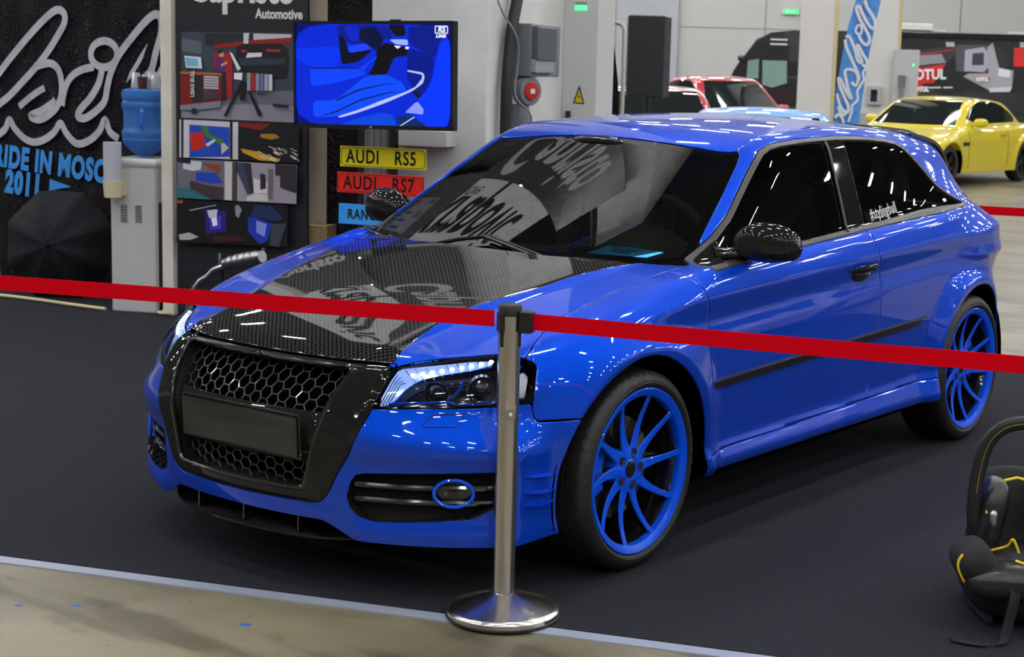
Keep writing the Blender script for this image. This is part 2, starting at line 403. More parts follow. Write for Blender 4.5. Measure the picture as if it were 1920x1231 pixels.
def top_patch(x0, x1, nx, y0, y1, ny, fn, zt=1.5, zb=.45):
    x = np.linspace(x0, x1, nx); y = np.linspace(y0, y1, ny); X, Y = np.meshgrid(x, y, indexing='ij'); X, Y = X.ravel(), Y.ravel()
    O = np.stack([X, Y, 0*X+zb], 1); D = np.stack([0*X, 0*X, 0*X+1], 1)
    return grid_tris(cast(O, D, zt-zb, fn, n=90).reshape(nx, ny, 3))
HL = [(-.056, .687), (.12, .716), (.237, .7255), (.332, .718), (.364, .700), (.357, .597), (.20, .590), (.052, .588), (-.108, .580)]
HLp = np.array(HL)
FOG = chaikin([(-.182, .297), (-.163, .380), (-.115, .388), (.058, .400), (.327, .409), (.253, .272), (-.003, .250), (-.131, .244)], 1)
FRO = chaikin([(-.6, .694), (.40, .694), (.462, .690), (.463, .60), (.427, .471), (.378, .392), (.347, .324), (.318, .288), (.27, .279), (-.6, .279)], 1)
FRI = chaikin([(-.6, .680), (.30, .680), (.352, .680), (.352, .655), (.318, .52), (.282, .385), (.270, .330), (.235, .322), (-.6, .322)], 2)
WIN = chaikin([(.400, .912), (.686, 1.041), (.891, 1.171), (1.02, 1.250), (1.12, 1.305), (1.25, 1.324), (1.603, 1.338), (1.862, 1.336), (2.165, 1.318), (2.284, 1.285), (2.448, 1.182), (2.59, 1.064), (2.60, 1.036), (2.52, 1.031), (2.384, 1.025), (1.603, .987), (1.085, .958), (.69, .933)], 1)
FEND_REAR = [(.313, .96), (.345, .91), (.400, .77), (.405, .60), (.406, .20)]
DOOR_REAR = [(1.50, 1.40), (1.50, 1.02), (1.595, .985), (1.632, .886), (1.665, .777), (1.655, .632), (1.640, .45), (1.63, .369), (1.585, .30), (1.585, .2)]
def yline(poly):
    p = np.array(poly)[::-1]; return lambda z: np.interp(z, p[:, 1], p[:, 0])
fend_y, door_y = yline(FEND_REAR), yline(DOOR_REAR)
HOODSH = [(.736, -.428), (.70, -.30), (.683, -.21), (.703, .008), (.717, .19), (.728, .372), (.74, .46)]
def hood_front(xs, z):
    ys = np.linspace(-.95, -.3, 1300); out = []
    for x, zz in zip(xs, z):
        g = LOW(np.full_like(ys, x), ys, np.full_like(ys, zz)); out.append(ys[np.argmax(g < 0)])
    return np.array(out)
_xf = np.linspace(0, .455, 12); _yf = hood_front(_xf, np.full(12, .697))
HOOD = np.vstack([np.stack([_xf, _yf], 1)+[0, .002], [(.462, -.692), (.58, -.567), (.658, -.477)], HOODSH, [(.60, .36), (.583, .315), (.324, .210), (.15, .19), (0, .187)], [(-.3, .187), (-.3, _yf[0])]])
CARB = chaikin([(-.3, -.95), (.47, -.80), (.452, -.70), (.420, -.581), (.417, -.436), (.430, -.325), (.472, -.213), (.512, -.064), (.532, .084), (.592, .316), (.62, .45), (-.3, .45)], 1)
WS = chaikin([(-.2, .955), (.176, .957), (.433, .985), (.535, 1.015), (.563, 1.045), (.60, .95), (.725, .455), (.733, .418), (.69, .392), (.583, .318), (.324, .212), (.15, .193), (-.2, .19)], 1)
def arch(V, r=.388):
    y, z = V[:, 1], V[:, 2]
    return np.minimum(np.hypot(y+.018, z-.305), np.hypot(y-WB-.004, z-.305))-r
def bumper_zone(V):
    """negative where the bumper cover is: below the lamp-to-arch seam or ahead of it"""
    u = UV(V)[:, 0]; zs = np.interp(u, [.352, .3615, .378], [.60, .553, .5405])
    return np.where(u < .352, np.maximum(-1e-3-(.352-u), -.05), V[:, 2]-zs)
def part(name, VF, m, par, sym=True, th=.006, side=None, lab=None):
    os = []
    for s in ((1, -1) if sym else (1,)):
        V, F = VF if s == 1 else flipx(*VF)
        if len(F) == 0: continue
        o = mesh_obj(name, V, F, m, par); os.append(o)
        if th: solid(o, th)
        if lab: o['label'] = lab
    return os
def offs(V, d, fn=CAR): return V+gradn(V, fn)*d
def tubes_on(poly_pts, r): b = MB(); b.tube(poly_pts, r, 8); return b
def strip_along(path2d, dom, patch, d, r, fn=CAR, closed=False):
    """nearest surface points for a list of domain points"""
    D = dom(patch); out = []
    for p in path2d:
        i = np.argmin(((D-p)**2).sum(1)); q = patch[i].copy()
        C = {UV: ((.8, .6, 0), (0, 0, 1)), SV: ((0, 1, 0), (0, 0, 1)), FV: ((1, 0, 0), (0, 0, 1)), PV: ((1, 0, 0), (0, 1, 0))}[dom]
        for _ in range(4):
            n_ = gradn(q[None], fn)[0]; J = np.array([C[0], C[1], n_]); r = np.array([np.dot(C[0], q)-p[0], np.dot(C[1], q)-p[1], fn(*q[:, None])[0]])
            if abs(np.linalg.det(J)) < .05: break
            q = q-np.clip(np.linalg.solve(J, r), -.02, .02)
        out.append(q+gradn(q[None], fn)[0]*d)
    return out
def inset_cap(name, poly, dom, VF, d, m, par, fn=CAR, grow=0., th=0., lab=None):
    """the piece of a patch inside poly, moved d along the normal"""
    V, F = clip(*VF, psdf(dom(VF[0]), poly)-grow)
    return part(name, (offs(V, d, fn), F), m, par, th=th, lab=lab)
def tunnel(name, poly, dom, patch, d0, d1, m, par, fn=CAR, step=.012, shrink=1.0):
    p2 = resample(poly, step); c = p2.mean(0)
    P0 = np.array(strip_along(p2, dom, patch, d0, 0, fn)); P1 = np.array(strip_along(c+(p2-c)*shrink, dom, patch, d1, 0, fn)); n = len(p2)
    V = np.concatenate([P0, P1]); F = []
    for i in range(n): j = (i+1) % n; F.append((i, j, n+j, n+i))
    os = []
    for s in (1, -1):
        os.append(mesh_obj(name, V*[s, 1, 1], F, m, par))
    return os
def build_wheel(car, x, y, side, idx):
    w = empty('wheel', (x, y, .322), parent=car); w.rotation_euler = (0, math.radians(90)*side, 0)
    # local z points outboard
    key = 'wheel'
    if key not in _wm:
        d = {}
        R = .322; hw = .1125
        prof = [(.238, -.095), (.256, -.110), (.285, -.1125), (.306, -.104), (.317, -.092)]
        prof += [(.320, -.080), (.321, -.046), (.314, -.045), (.314, -.036), (.322, -.035), (.322, -.006), (.315, -.005), (.315, .005), (.322, .006), (.322, .035), (.314, .036), (.314, .045), (.321, .046), (.320, .080)]
        prof += [(.317, .092), (.306, .104), (.290, .1115), (.284, .1115), (.282, .1135), (.278, .1125), (.270, .108), (.2665, .100), (.262, .092)]
        n = 216; V = []; F = []; k = len(prof)
        for j in range(n):
            a = 2*math.pi*j/n
            for i, (r, z) in enumerate(prof):
                g = 0
                if abs(z) > .042 and r > .300 and (j+int(abs(z)*60)) % 4 == 0: g = .0045
                V.append(((r-g)*math.cos(a), (r-g)*math.sin(a), z))
        for j in range(n):
            for i in range(k-1): F.append((j*k+i, j*k+i+1, ((j+1) % n)*k+i+1, ((j+1) % n)*k+i))
        d['tyre'] = (V, F, M['rubber'])
        b = MB(); b.lathe([(.2385, .090), (.2405, .098), (.2440, .1005), (.2600, .1085), (.2640, .1095), (.2665, .108), (.2670, .100)], 120)  # bright lip seen face-on
        b.lathe([(.2385, .090), (.238, .075)], 120)
        d['rim'] = b
        b = MB(); b.lathe([(.238, .078), (.229, .055), (.222, -.02), (.226, -.09), (.245, -.105)], 72)
        d['rim_barrel'] = b
        # one curved spoke: from hub to lip, tapering, swept sideways
        b = MB(); N_ = 14; V = []; 
        for i in range(N_):
            t = i/(N_-1); r = .045+t*.204; ang = .10*(t**1.6); zf = .066+.034*t**1.5-.012*math.sin(math.pi*t)
            cx, cy = r*math.cos(ang), r*math.sin(ang); tx, ty = -math.sin(ang+.08*t), math.cos(ang+.08*t)
            hwid = .0150*(1-t)**1.8+.0085+.003*t**6; dep = .042-.016*t
            for sgn, zz, ws in ((-1, zf-dep, .75), (-1, zf-.004, 1.), (-1, zf, .72), (1, zf, .72), (1, zf-.004, 1.), (1, zf-dep, .75)):
                V.append((cx+sgn*tx*hwid*ws, cy+sgn*ty*hwid*ws, zz))
        F = []
        for i in range(N_-1):
            for q in range(6): F.append((i*6+q, i*6+(q+1) % 6, (i+1)*6+(q+1) % 6, (i+1)*6+q))
        F.append((5, 4, 3, 2, 1, 0)); e = (N_-1)*6; F.append(tuple(e+q for q in range(6)))
        b.add(V, F); b.I = [0 if (f % 6) in (1, 2, 3) or f >= (N_-1)*6 else 1 for f in range(len(F))]
        d['spoke'] = b
        b = MB(); b.lathe([(.0, .0665), (.030, .0665), (.0335, .064), (.036, .066), (.074, .062), (.080, .050), (.078, .02), (.0, .02)], 48)
        d['hub'] = b
        b = MB(); b.lathe([(.0, .0655), (.0125, .0655), (.0145, .0670), (.0155, .062)], 16); d['wheel_bolt'] = b
        b = MB(); b.lathe([(.0, .0695), (.022, .0695), (.028, .067), (.029, .06)], 32); d['centre_cap'] = b
        b = MB(); b.lathe([(.06, .012), (.165, .012), (.165, -.012), (.06, -.012)], 64); b.lathe([(.0, .03), (.075, .03), (.08, .0)], 40); d['brake_disc'] = b
        b = MB(); V = []
        for i in range(11):
            a = -.55+1.1*i/10
            for r, z in ((.118, .038), (.176, .040), (.186, .02), (.186, -.03), (.118, -.03)): V.append((r*math.cos(a), r*math.sin(a), z))
        F = [(i*5+q, i*5+(q+1) % 5, (i+1)*5+(q+1) % 5, (i+1)*5+q) for i in range(10) for q in range(5)]+[(4, 3, 2, 1, 0), tuple(50+q for q in range(5))]
        b.add(V, F); d['brake_caliper'] = b
        mm = {'rim': M['blue_trim'], 'rim_barrel': M['black_gloss'], 'spoke': [M['blue_trim'], M['black_gloss']], 'hub': M['blue_trim'], 'wheel_bolt': M['black_matte'], 'centre_cap': M['black_gloss'], 'brake_disc': M['disc'], 'brake_caliper': M['blue_trim']}
        V, F, m_ = d['tyre']; o = mesh_obj('tyre', V, F, m_, w); autosmooth(o, .5); _wm[key] = {'tyre': o.data}
        for kk, bb in d.items():
            if kk in ('tyre', 'spoke', 'wheel_bolt'): continue
            _wm[key][kk] = bb.build(kk, mm[kk], w, smooth=True).data
        for kk in ('spoke', 'wheel_bolt'): o = d[kk].build(kk, mm[kk], w, smooth=True); _wm[key][kk] = o.data; bpy.data.objects.remove(o)
    else:
        for kk, me in _wm[key].items():
            if kk not in ('spoke', 'wheel_bolt'): link(bpy.data.objects.new(kk, me), w)
    for ob in w.children:
        if ob.name.startswith('brake_caliper'): ob.rotation_euler[2] = math.radians(-98 if y < 1 else 98)
    for q in range(5):
        t = 2*math.pi*q/5+.3; link(bpy.data.objects.new('wheel_bolt', _wm[key]['wheel_bolt']), w).location = (.054*math.cos(t), .054*math.sin(t), 0)
    for q in range(10):
        s = link(bpy.data.objects.new('spoke', _wm[key]['spoke']), w); s.rotation_euler = (0, 0, 2*math.pi*q/10+idx)
    return w
_wm = {}
def build_car():
    car = empty('car', (0, 0, 0), 0, 'blue three-door hatchback with black carbon bonnet and blue multi-spoke wheels, parked on the dark carpet', 'car')
    # --- side panels
    SP = side_patch(); V, F = SP
    Pn = clip(*SP, .004-arch(V)); V = Pn[0]
    hp = psdf(PV(V), HOOD); hl = psdf(UV(V), HL)
    hood_s = np.where(V[:, 1] < .5, np.where(V[:, 2] > .6, hp, 1), 1)
    ws_s = np.where((V[:, 2] > .9) & (V[:, 1] < 1.3), psdf(PV(V), WS), 1)
    hl = np.where(V[:, 1] < .1, hl, 1)
    g = .0022
    lim = np.maximum(np.abs(V[:, 0])*0-1, .238-V[:, 2])            # open below the sill
    lim = np.where(V[:, 1] < -.25, .545-V[:, 2], lim); lim = np.where(V[:, 1] > 2.8, .25-V[:, 2], lim)
    base = np.maximum.reduce([g-hood_s, .004-hl, .003-ws_s, lim])
    win = psdf(SV(V), WIN); win = np.where(V[:, 2] > .85, win, 1)
    side = np.maximum(base, g-win)
    roof = np.where((V[:, 2] > 1.15), .548-.012*np.clip((V[:, 1]-2)/1, 0, 1)-V[:, 0], -1)
    side = np.maximum(side, roof+g)
    fy = V[:, 1]-fend_y(V[:, 2]); dy = V[:, 1]-door_y(V[:, 2])
    zl = .300+.0185*(V[:, 1]-.42)
    skirt = np.where((V[:, 1] > .33) & (V[:, 1] < 2.2), V[:, 2]-zl, 1)
    bz = np.where(V[:, 1] < 0, bumper_zone(V), 1)
    # A pillar belongs to the side frame, above the belt
    up = .925+.05*(V[:, 1]-.42)-V[:, 2]
    def sub(*c):
        s = np.maximum.reduce([side]+list(c)); return clip(Pn[0], Pn[1], s)
    belt = .945+.052*(V[:, 1]-.42)-V[:, 2]
    freg = np.maximum(fy, np.where(V[:, 1] > .28, -up, -1)); dreg = np.maximum.reduce([-fy, dy, -belt])
    part('front_fender', sub(freg+g, .0025-bz), M['blue'], car)
    part('door', sub(dreg+g, g-skirt), M['blue'], car)
    part('side_frame', sub(g-dreg, g-freg, g-skirt), M['blue'], car)
    part('side_skirt', clip(Pn[0], Pn[1], np.maximum.reduce([base, skirt, .345-V[:, 1], V[:, 1]-2.19])), M['blue'], car)
    # dark inner shell seen through the gaps
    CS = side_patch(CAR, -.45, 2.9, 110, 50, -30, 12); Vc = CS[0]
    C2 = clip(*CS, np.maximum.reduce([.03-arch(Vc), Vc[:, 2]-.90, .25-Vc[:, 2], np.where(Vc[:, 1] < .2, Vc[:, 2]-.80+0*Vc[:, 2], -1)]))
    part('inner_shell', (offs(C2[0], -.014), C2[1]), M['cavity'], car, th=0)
    # --- windows
    Wp = clip(*SP, np.where(V0z(SP[0]) > .85, psdf(SV(SP[0]), WIN), 1))
    wv = Wp[0]; wd = psdf(SV(wv), WIN)
    o = part('window_trim', clip(*Wp, -(wd+.0125)), M['trim_grey'], car, th=.008)
    bl = lambda z: 1.568-(1.326-z)*.226; br = lambda z: 1.708-(1.311-z)*.1786
    y_, z_ = wv[:, 1], wv[:, 2]; inn = wd+.0125
    tri = psdf(SV(wv), [(.30, .86), (.545, .86), (.60, .955), (.655, 1.05), (.60, 1.06)])
    def inw(s, d): Vv, Ff = clip(*Wp, np.maximum(inn-.003, s)); return offs(Vv, d), Ff
    part('door_window', inw(np.maximum(y_-bl(z_), -tri), -.006), M['glass_door'], car, th=0)
    part('quarter_window', inw(br(z_)-y_, -.006), M['glass_dark'], car, th=0)
    part('door_pillar', inw(np.maximum(bl(z_)-y_, y_-br(z_)), -.001), M['carbon_side'], car, th=.006)
    part('mirror_corner', inw(tri, .002), M['carbon_side'], car, th=.01)
    def pil(yf):
        zz = np.linspace(.985, 1.318, 16); return strip_along([(yf(z), z) for z in zz], SV, wv, .001, 0)
    for s in (1, -1):
        b = MB(); b.tube([(p[0]*s, p[1], p[2]) for p in pil(lambda z: bl(z)-.004)], .0055, 8); b.build('window_trim', M['trim_grey'], car, smooth=True)
    # --- bonnet
    HP = top_patch(-.78, .78, 312, -.84, .46, 260, LOW, 1.15, .45); hv = HP[0]
    hs = psdf(PV(hv), HOOD); cs = psdf(PV(hv), CARB)
    H = clip(*HP, hs+.0015); cs = psdf(PV(H[0]), CARB)
    hood = part('bonnet', clip(*H, cs), M['carbon_top'], car, sym=False, lab='bare carbon weave centre of the bonnet')[0]
    for s in (1, -1):
        hh = clip(H[0], H[1], np.maximum(-cs, -s*H[0][:, 0]))
        o = part('painted_edge', hh, M['blue'], hood, sym=False, lab='blue painted bonnet edge')[0]
    # --- roof and windscreen
    RP = top_patch(-.56, .56, 150, .85, 3.06, 260, CAR, 1.6, .8); rv = RP[0]
    rlim = np.abs(rv[:, 0])-(.548-.012*np.clip((rv[:, 1]-2)/1, 0, 1))+g
    wfront = psdf(PV(rv), WS); R_ = clip(*RP, np.maximum.reduce([rlim, .003-wfront, rv[:, 1]-2.93, 1.20-rv[:, 2]]))
    part('roof', R_, M['blue'], car, sym=False)
    SPO = clip(*RP, np.maximum.reduce([np.abs(rv[:, 0])-.535, 2.66-rv[:, 1]-.12*(rv[:, 0]/.5)**2, rv[:, 1]-2.93]))
    part('roof_spoiler', (offs(SPO[0], .020)+[0, .015, .002], SPO[1]), M['black_gloss'], car, sym=False, th=.03)
    WP = top_patch(-.76, .76, 220, .12, 1.14, 170, GRN, 1.6, .70); wv2 = WP[0]
    wsd = psdf(PV(wv2), WS); Wd = clip(*WP, wsd); 
    wsd = psdf(PV(Wd[0]), WS)
    xa, ya = np.abs(Wd[0][:, 0]), Wd[0][:, 1]
    bw = .030+.055*sstep((.62-ya-.0*xa)/.25)*sstep((.72-xa)/.3)
    band = wsd+bw
    screen = part('windscreen', (offs(Wd[0], -.004, GRN), Wd[1]), M['glass'], car, sym=False, th=0)[0]
    part('windscreen_border', clip(Wd[0]-[0, 0, .009], Wd[1], -(band)), M['black_gloss'], screen, sym=False, th=0, lab='black border of the windscreen')
    # --- front bumper
    BP = fan_patch(.13, .745, 205, -1, 84, 330, .12, -1); bv = BP[0]
    zb = .232-.052*sstep((bv[:, 0]-.30)/.13)+.02*sstep((bv[:, 0]-.80)/.06)
    u = UV(bv)
    fro = psdf(FV(bv), FRO); fro = np.where(bv[:, 1] < -.3, fro, 1); fog = psdf(u, FOG); hl = psdf(u, HL)
    hpd = np.where(bv[:, 2] > .63, psdf(PV(bv), HOOD), 1)
    bs = np.maximum.reduce([.0015-fro, -fog, .003-hl, g-hpd, .004-arch(bv), bumper_zone(bv)+.0015, zb-bv[:, 2], -bv[:, 0]-.002, np.where(bv[:, 0] < .44, bv[:, 2]-.69, -1)])
    B = clip(*BP, bs); part('front_bumper', B, M['blue'], car, th=.008)
    bump = car.children[-1]
    # carbon grille surround (one piece) and its inner lip
    both = lambda VF: (np.concatenate([VF[0], flipx(*VF)[0]]), np.concatenate([VF[1], flipx(*VF)[1]+len(VF[0])]))
    fri = psdf(FV(bv), FRI)
    A = clip(*BP, np.maximum.reduce([fro+.001, -fri, -bv[:, 0]]))
    rise = .010*sstep(np.minimum(-psdf(FV(A[0]), FRO)/.02, 1))
    A = (A[0]+gradn(A[0], LOW)*rise[:, None], A[1]); frame = part('grille_frame', both(A), M['carbon'], car, sym=False, th=.012, lab='carbon surround of the front grille')[0]
    lip = [p for p in resample(FRI, .01) if p[0] >= 0]; lip = sorted(lip, key=lambda p: math.atan2(p[1]-.5, p[0]))
    L3 = np.array(strip_along(lip, FV, bv, .008, 0, LOW)); L3 = L3[::-1]
    loop = np.concatenate([L3, (L3*[-1, 1, 1])[::-1]])
    b = MB(); b.tube(loop, .0075, 8, closed=True); b.build('frame_lip', M['black_gloss'], frame, smooth=True)
    # tunnel behind the lip
    n = len(loop); V2 = np.concatenate([loop, loop*[.97, 1, 1]+[0, .10, 0]]); F2 = [(i, n+i, n+(i+1) % n, (i+1) % n) for i in range(n)]
    mesh_obj('frame_tunnel', V2, F2, M['black_satin'], frame)
    yb = lambda x, z: hood_front([abs(x)], [z])[0]
    ZG = np.linspace(.30, .70, 21); XG = np.linspace(0, .40, 11); TAB = np.array([[yb(x, z) for z in ZG] for x in XG])
    def yq(x, z):
        fx = min(abs(x)/.04, 9.999); fz = min(max((z-.30)/.02, 0), 19.999); i, j = int(fx), int(fz); a, c = fx-i, fz-j
        return TAB[i, j]*(1-a)*(1-c)+TAB[i+1, j]*a*(1-c)+TAB[i, j+1]*(1-a)*c+TAB[i+1, j+1]*a*c
    # back plate of the opening
    bx = MB(); xs = np.linspace(-.37, .37, 15); zs = np.linspace(.30, .70, 9); Vb = [(x, yq(x, z)+.085, z) for x in xs for z in zs]
    bx.add(Vb, [(i*9+j, (i+1)*9+j, (i+1)*9+j+1, i*9+j+1) for i in range(14) for j in range(8)]); bx.build('grille_back', M['cavity'], frame)
    def honeycomb(name, z0, z1, s=.0235):
        b = MB(); hw = s*1.5; hh = s*math.sqrt(3)*.86; seen = set(); poly = np.array(FRI)
        sd = lambda x, z: psdf(np.array([[abs(x), z]]), poly)[0]
        for i in range(-12, 13):
            for j in range(-2, 20):
                cx = i*hw; cz = z0+(j+(.5 if i % 2 else 0))*hh
                pts = [(cx+s*math.cos(math.pi/3*k), cz+s*.86*math.sin(math.pi/3*k)) for k in range(6)]
                for k in range(6):
                    p, q = pts[k], pts[(k+1) % 6]; mx, mz = (p[0]+q[0])/2, (p[1]+q[1])/2; key = (round(mx, 3), round(mz, 3))
                    if key in seen or mz < z0-.004 or mz > z1+.004 or sd(mx, mz) > .0: continue
                    seen.add(key)
                    b.tube([(p[0], yq(*p)+.035, p[1]), (q[0], yq(*q)+.035, q[1])], .0023, 5, caps=False)
        return b.build(name, M['hex'], car, smooth=True)
    honeycomb('grille_mesh', .545, .685); honeycomb('grille_mesh', .320, .408)
    # carbon cross bar and blank number plate
    def slab(name, x0, x1, z0, z1, d, m, par, nx=16, th=.012, bow=0.):
        b = MB(); Vv = []; 
        for x in np.linspace(x0, x1, nx):
            for z in (z0, (z0+z1)/2, z1): Vv.append((x, yq(x, z)+d, z))
        b.add(Vv, [(i*3+j, (i+1)*3+j, (i+1)*3+j+1, i*3+j+1) for i in range(nx-1) for j in range(2)])
        o = b.build(name, m, par, smooth=True); solid(o, th); return o
    bar = slab('grille_bar', -.325, .325, .400, .552, .018, M['carbon'], car)
    b = MB(); X = Matrix.Translation((0, -.880, .476)) @ Matrix.Rotation(math.radians(3), 4, 'X')
    b.box((0, -.004, 0), (.50, .010, .125), 0, X); b.box((0, -.003, 0), (.516, .008, .138), 1, X @ Matrix.Translation((0, .006, 0)))
    b.build('number_plate_holder', [M['plate_black'], M['black_gloss']], car, bev=.003)
    # --- fog duct
    for nm in ('fog_duct',):
        tunnel(nm, FOG, UV, bv, .002, -.055, M['carbon'], car, LOW, shrink=.97)
    inset_cap('duct_back', FOG, UV, BP, -.055, M['black_matte'], car, LOW)
    fogd = -.012
    for zs_ in (.352, .303):
        pts = [(uu, zs_+.012*(uu+.1)) for uu in np.linspace(-.18, .29, 24)]
        pts = [p for p in pts if psdf(np.array([p]), FOG)[0] < 0]
        q = strip_along(pts, UV, bv, -.026, 0, LOW)
        for s in (1, -1):
            b = MB(); b.tube([(p[0]*s, p[1], p[2]) for p in q], .0105, 8); b.build('duct_slat', M['black_gloss'], car, smooth=True)
    ring = [(.137+.058*math.cos(a), .340+.0405*math.sin(a)) for a in np.linspace(0, 2*math.pi, 40, endpoint=False)]
    c3 = strip_along([(.137, .340)], UV, bv, -.012, 0, LOW)[0]; nn = gradn(c3[None], LOW)[0]
    for s in (1, -1):
        fog = MB(); q = [np.array(strip_along([p], UV, bv, -.008, 0, LOW)[0]) for p in ring]
        fog.tube([(p[0]*s, p[1], p[2]) for p in q], .0055, 8, closed=True)
        o = fog.build('fog_lamp', M['blue_trim'], car, smooth=True)
        qq = np.array(q); cen = qq.mean(0)
        Vd = [cen*[s, 1, 1]-nn*[s, 1, 1]*.004]; Fd = []
        for k, sc_ in enumerate((.35, .7, .97)):
            for p in q: v = cen+(p-cen)*sc_ - nn*(.006+.008*sc_); Vd.append(v*[s, 1, 1])
        m_ = len(q)
        for i in range(m_):
            j = (i+1) % m_; Fd.append((0, 1+i, 1+j)); Fd.append((1+i, 1+m_+i, 1+m_+j, 1+j)); Fd.append((1+m_+i, 1+2*m_+i, 1+2*m_+j, 1+m_+j))
        mesh_obj('lamp_glass', Vd, Fd, M['glass_lens'], o)
        b = MB(); back = [cen+(p-cen)*.95-nn*.022 for p in q]; b.add([(p[0]*s, p[1], p[2]) for p in back], [list(range(m_))]); b.build('lamp_bezel', M['black_gloss'], o)
        X = frame_mx((cen-nn*.018)*[s, 1, 1], Vector((nn[1], -nn[0]*s, 0))*-1); b = MB(); b.lathe([(.0, -.012), (.012, -.010), (.024, .0), (.030, .004)], 24, 0, X); b.build('reflector', M['silver'], o, smooth=True)
    # canard fins beside the duct
    for (z0, z1) in ((.386, .384), (.338, .337), (.298, .306)):
        k = 9; us = np.linspace(.340, .435, k); q = strip_along([(uu, z0+(z1-z0)*i/(k-1)) for i, uu in enumerate(us)], UV, bv, 0, 0, LOW)
        for s in (1, -1):
            Vv = []
            for i, p in enumerate(q):
                t = i/(k-1); nrm = gradn(p[None], LOW)[0]; h = .026*math.sin(math.pi*min(t*1.05, 1))**.8
                for a, dz in ((-.004, .006), (h, .000), (-.004, -.006)): v = p+nrm*a+np.array([0, 0, dz]); Vv.append(v*[s, 1, 1])
            b = MB(); b.add(Vv, [(i*3+j, i*3+j+1, (i+1)*3+j+1, (i+1)*3+j) for i in range(k-1) for j in range(2)]); b.build('bumper_fin', M['blue'], car, smooth=True)
    # washer cover outline
    wc = [(.041, .536), (.066, .568), (.164, .573), (.144, .537)]; q = strip_along(resample(wc, .012), UV, bv, .0006, 0, LOW)
    for s in (1, -1):
        b = MB(); b.tube([(p[0]*s, p[1], p[2]) for p in q], .0012, 5, closed=True); b.build('washer_cover', M['black_matte'], car)
    # --- headlights
    def lamp_curve(nm, pts, d, r, m, par, s):
        q = strip_along(pts, UV, bv, d, 0, LOW); b = MB(); b.tube([(p[0]*s, p[1], p[2]) for p in q], r, 8); return b.build(nm, m, par, smooth=True)
    lensVF = clip(*BP, psdf(u, HL)+.001)
    backVF = clip(*BP, psdf(u, HL)+.004); DR = [(-.096, .586), (-.047, .683), (-.02, .695), (.236, .722), (.236, .703), (.05, .674), (-.006, .648), (-.052, .595)]
    drlVF = clip(*BP, psdf(u, chaikin(DR, 1)))
    dco = np.array(chaikin(DR, 1))
    for s in (1, -1):
        fx = (lambda VF: VF) if s == 1 else (lambda VF: flipx(*VF))
        lens = mesh_obj('headlight', *fx(lensVF), M['glass_lens'], car)
        mesh_obj('lamp_housing', *fx((offs(backVF[0], -.05, LOW), backVF[1])), M['black_gloss'], lens)
        p2 = resample(HLp, .012); P0 = np.array(strip_along(p2, UV, bv, -.001, 0, LOW)); P1 = np.array(strip_along(p2, UV, bv, -.05, 0, LOW)); n = len(p2)
        mesh_obj('lamp_wall', np.concatenate([P0, P1])*[s, 1, 1], [(i, (i+1) % n, n+(i+1) % n, n+i) for i in range(n)], M['black_satin'], lens)
        o = mesh_obj('light_strip', *fx((offs(drlVF[0], -.010, LOW), drlVF[1])), M['drl'], lens); o['label'] = 'lit white daytime light strip'
        cells = MB(); leds = MB()
        for t in np.linspace(.1, .95, 9):
            a = np.array([-.047, .683])*(1-t)+np.array([.236, .722])*t; c = np.array([-.006, .650])*(1-t)+np.array([.236, .703])*t
            q = strip_along([a, c], UV, bv, -.006, 0, LOW); cells.tube([(p[0]*s, p[1], p[2]) for p in q], .0015, 6)
            q = strip_along([a*.62+c*.38+[.010, .001]], UV, bv, -.006, 0, LOW)[0]; leds.ell((q[0]*s, q[1], q[2]), (.0075, .0075, .0055), 10, 6)
        cells.build('strip_rib', M['chrome'], lens); led_o = leds.build('led_row', M['led'], lens, smooth=True); led_o['kind'] = 'stuff'
        for t in (.2, .4, .6, .8):
            lamp_curve('chrome_line', [(-.096+.044*t, .587+.008*t), (-.060+.04*t, .655-.005*t), (-.047+.041*t, .681-.034*t)], -.007, .0022, M['chrome'], lens, s)
        lamp_curve('lamp_trim', [(-.050, .597), (-.004, .650), (.05, .676), (.236, .7045)], -.014, .0034, M['blue_trim'], lens, s)
        lamp_curve('lamp_trim', [(-.045, .600), (.02, .603), (.08, .606), (.13, .607)], -.014, .0034, M['blue_trim'], lens, s)
        lamp_curve('lamp_trim', [(.155, .668), (.150, .65), (.135, .63), (.105, .607), (.15, .598), (.20, .600), (.26, .612)], -.014, .0034, M['blue_trim'], lens, s)
        lamp_curve('lamp_trim', [(.285, .668), (.305, .69), (.322, .706)], -.014, .004, M['blue_trim'], lens, s)
        for (uc, zc, r) in ((.215, .650, .038), (.075, .642, .030)):
            q = np.array(strip_along([(uc, zc)], UV, bv, -.040, 0, LOW)[0]); nr = gradn(q[None], LOW)[0]
            X = frame_mx(q*[s, 1, 1], Vector((nr[1], -nr[0]*s, 0))*-1)
            b = MB(); b.lathe([(.0, .022), (r*.5, .019), (r*.85, .008), (r, .0)], 28, 0, X); b.build('projector_lens', M['lamp_dark'], lens, smooth=True)
            b = MB(); b.lathe([(r*1.0, .0), (r*1.12, .008), (r*1.25, -.006)], 28, 0, X); b.build('projector_ring', M['silver'], lens, smooth=True)
        sv = clip(*BP, psdf(u, [(.268, .612), (.325, .69), (.348, .692), (.342, .612)])); o = mesh_obj('side_reflector', *fx((offs(sv[0], -.02, LOW), sv[1])), M['silver_ribs'], lens)
    # --- splitter under the bumper with its struts
    b = MB(); Vv = []; k = 31; xs = np.linspace(-.50, .50, k)
    for x in xs:
        yf = hood_front([abs(x)], [.24])[0]-.004+.10*abs(x/.5)**4; zf = .168+.010*abs(x/.5)**3
        Vv += [(x, yf, zf+.006), (x, yf, zf), (x, yf+.26, zf+.004), (x, yf+.26, zf+.012)]
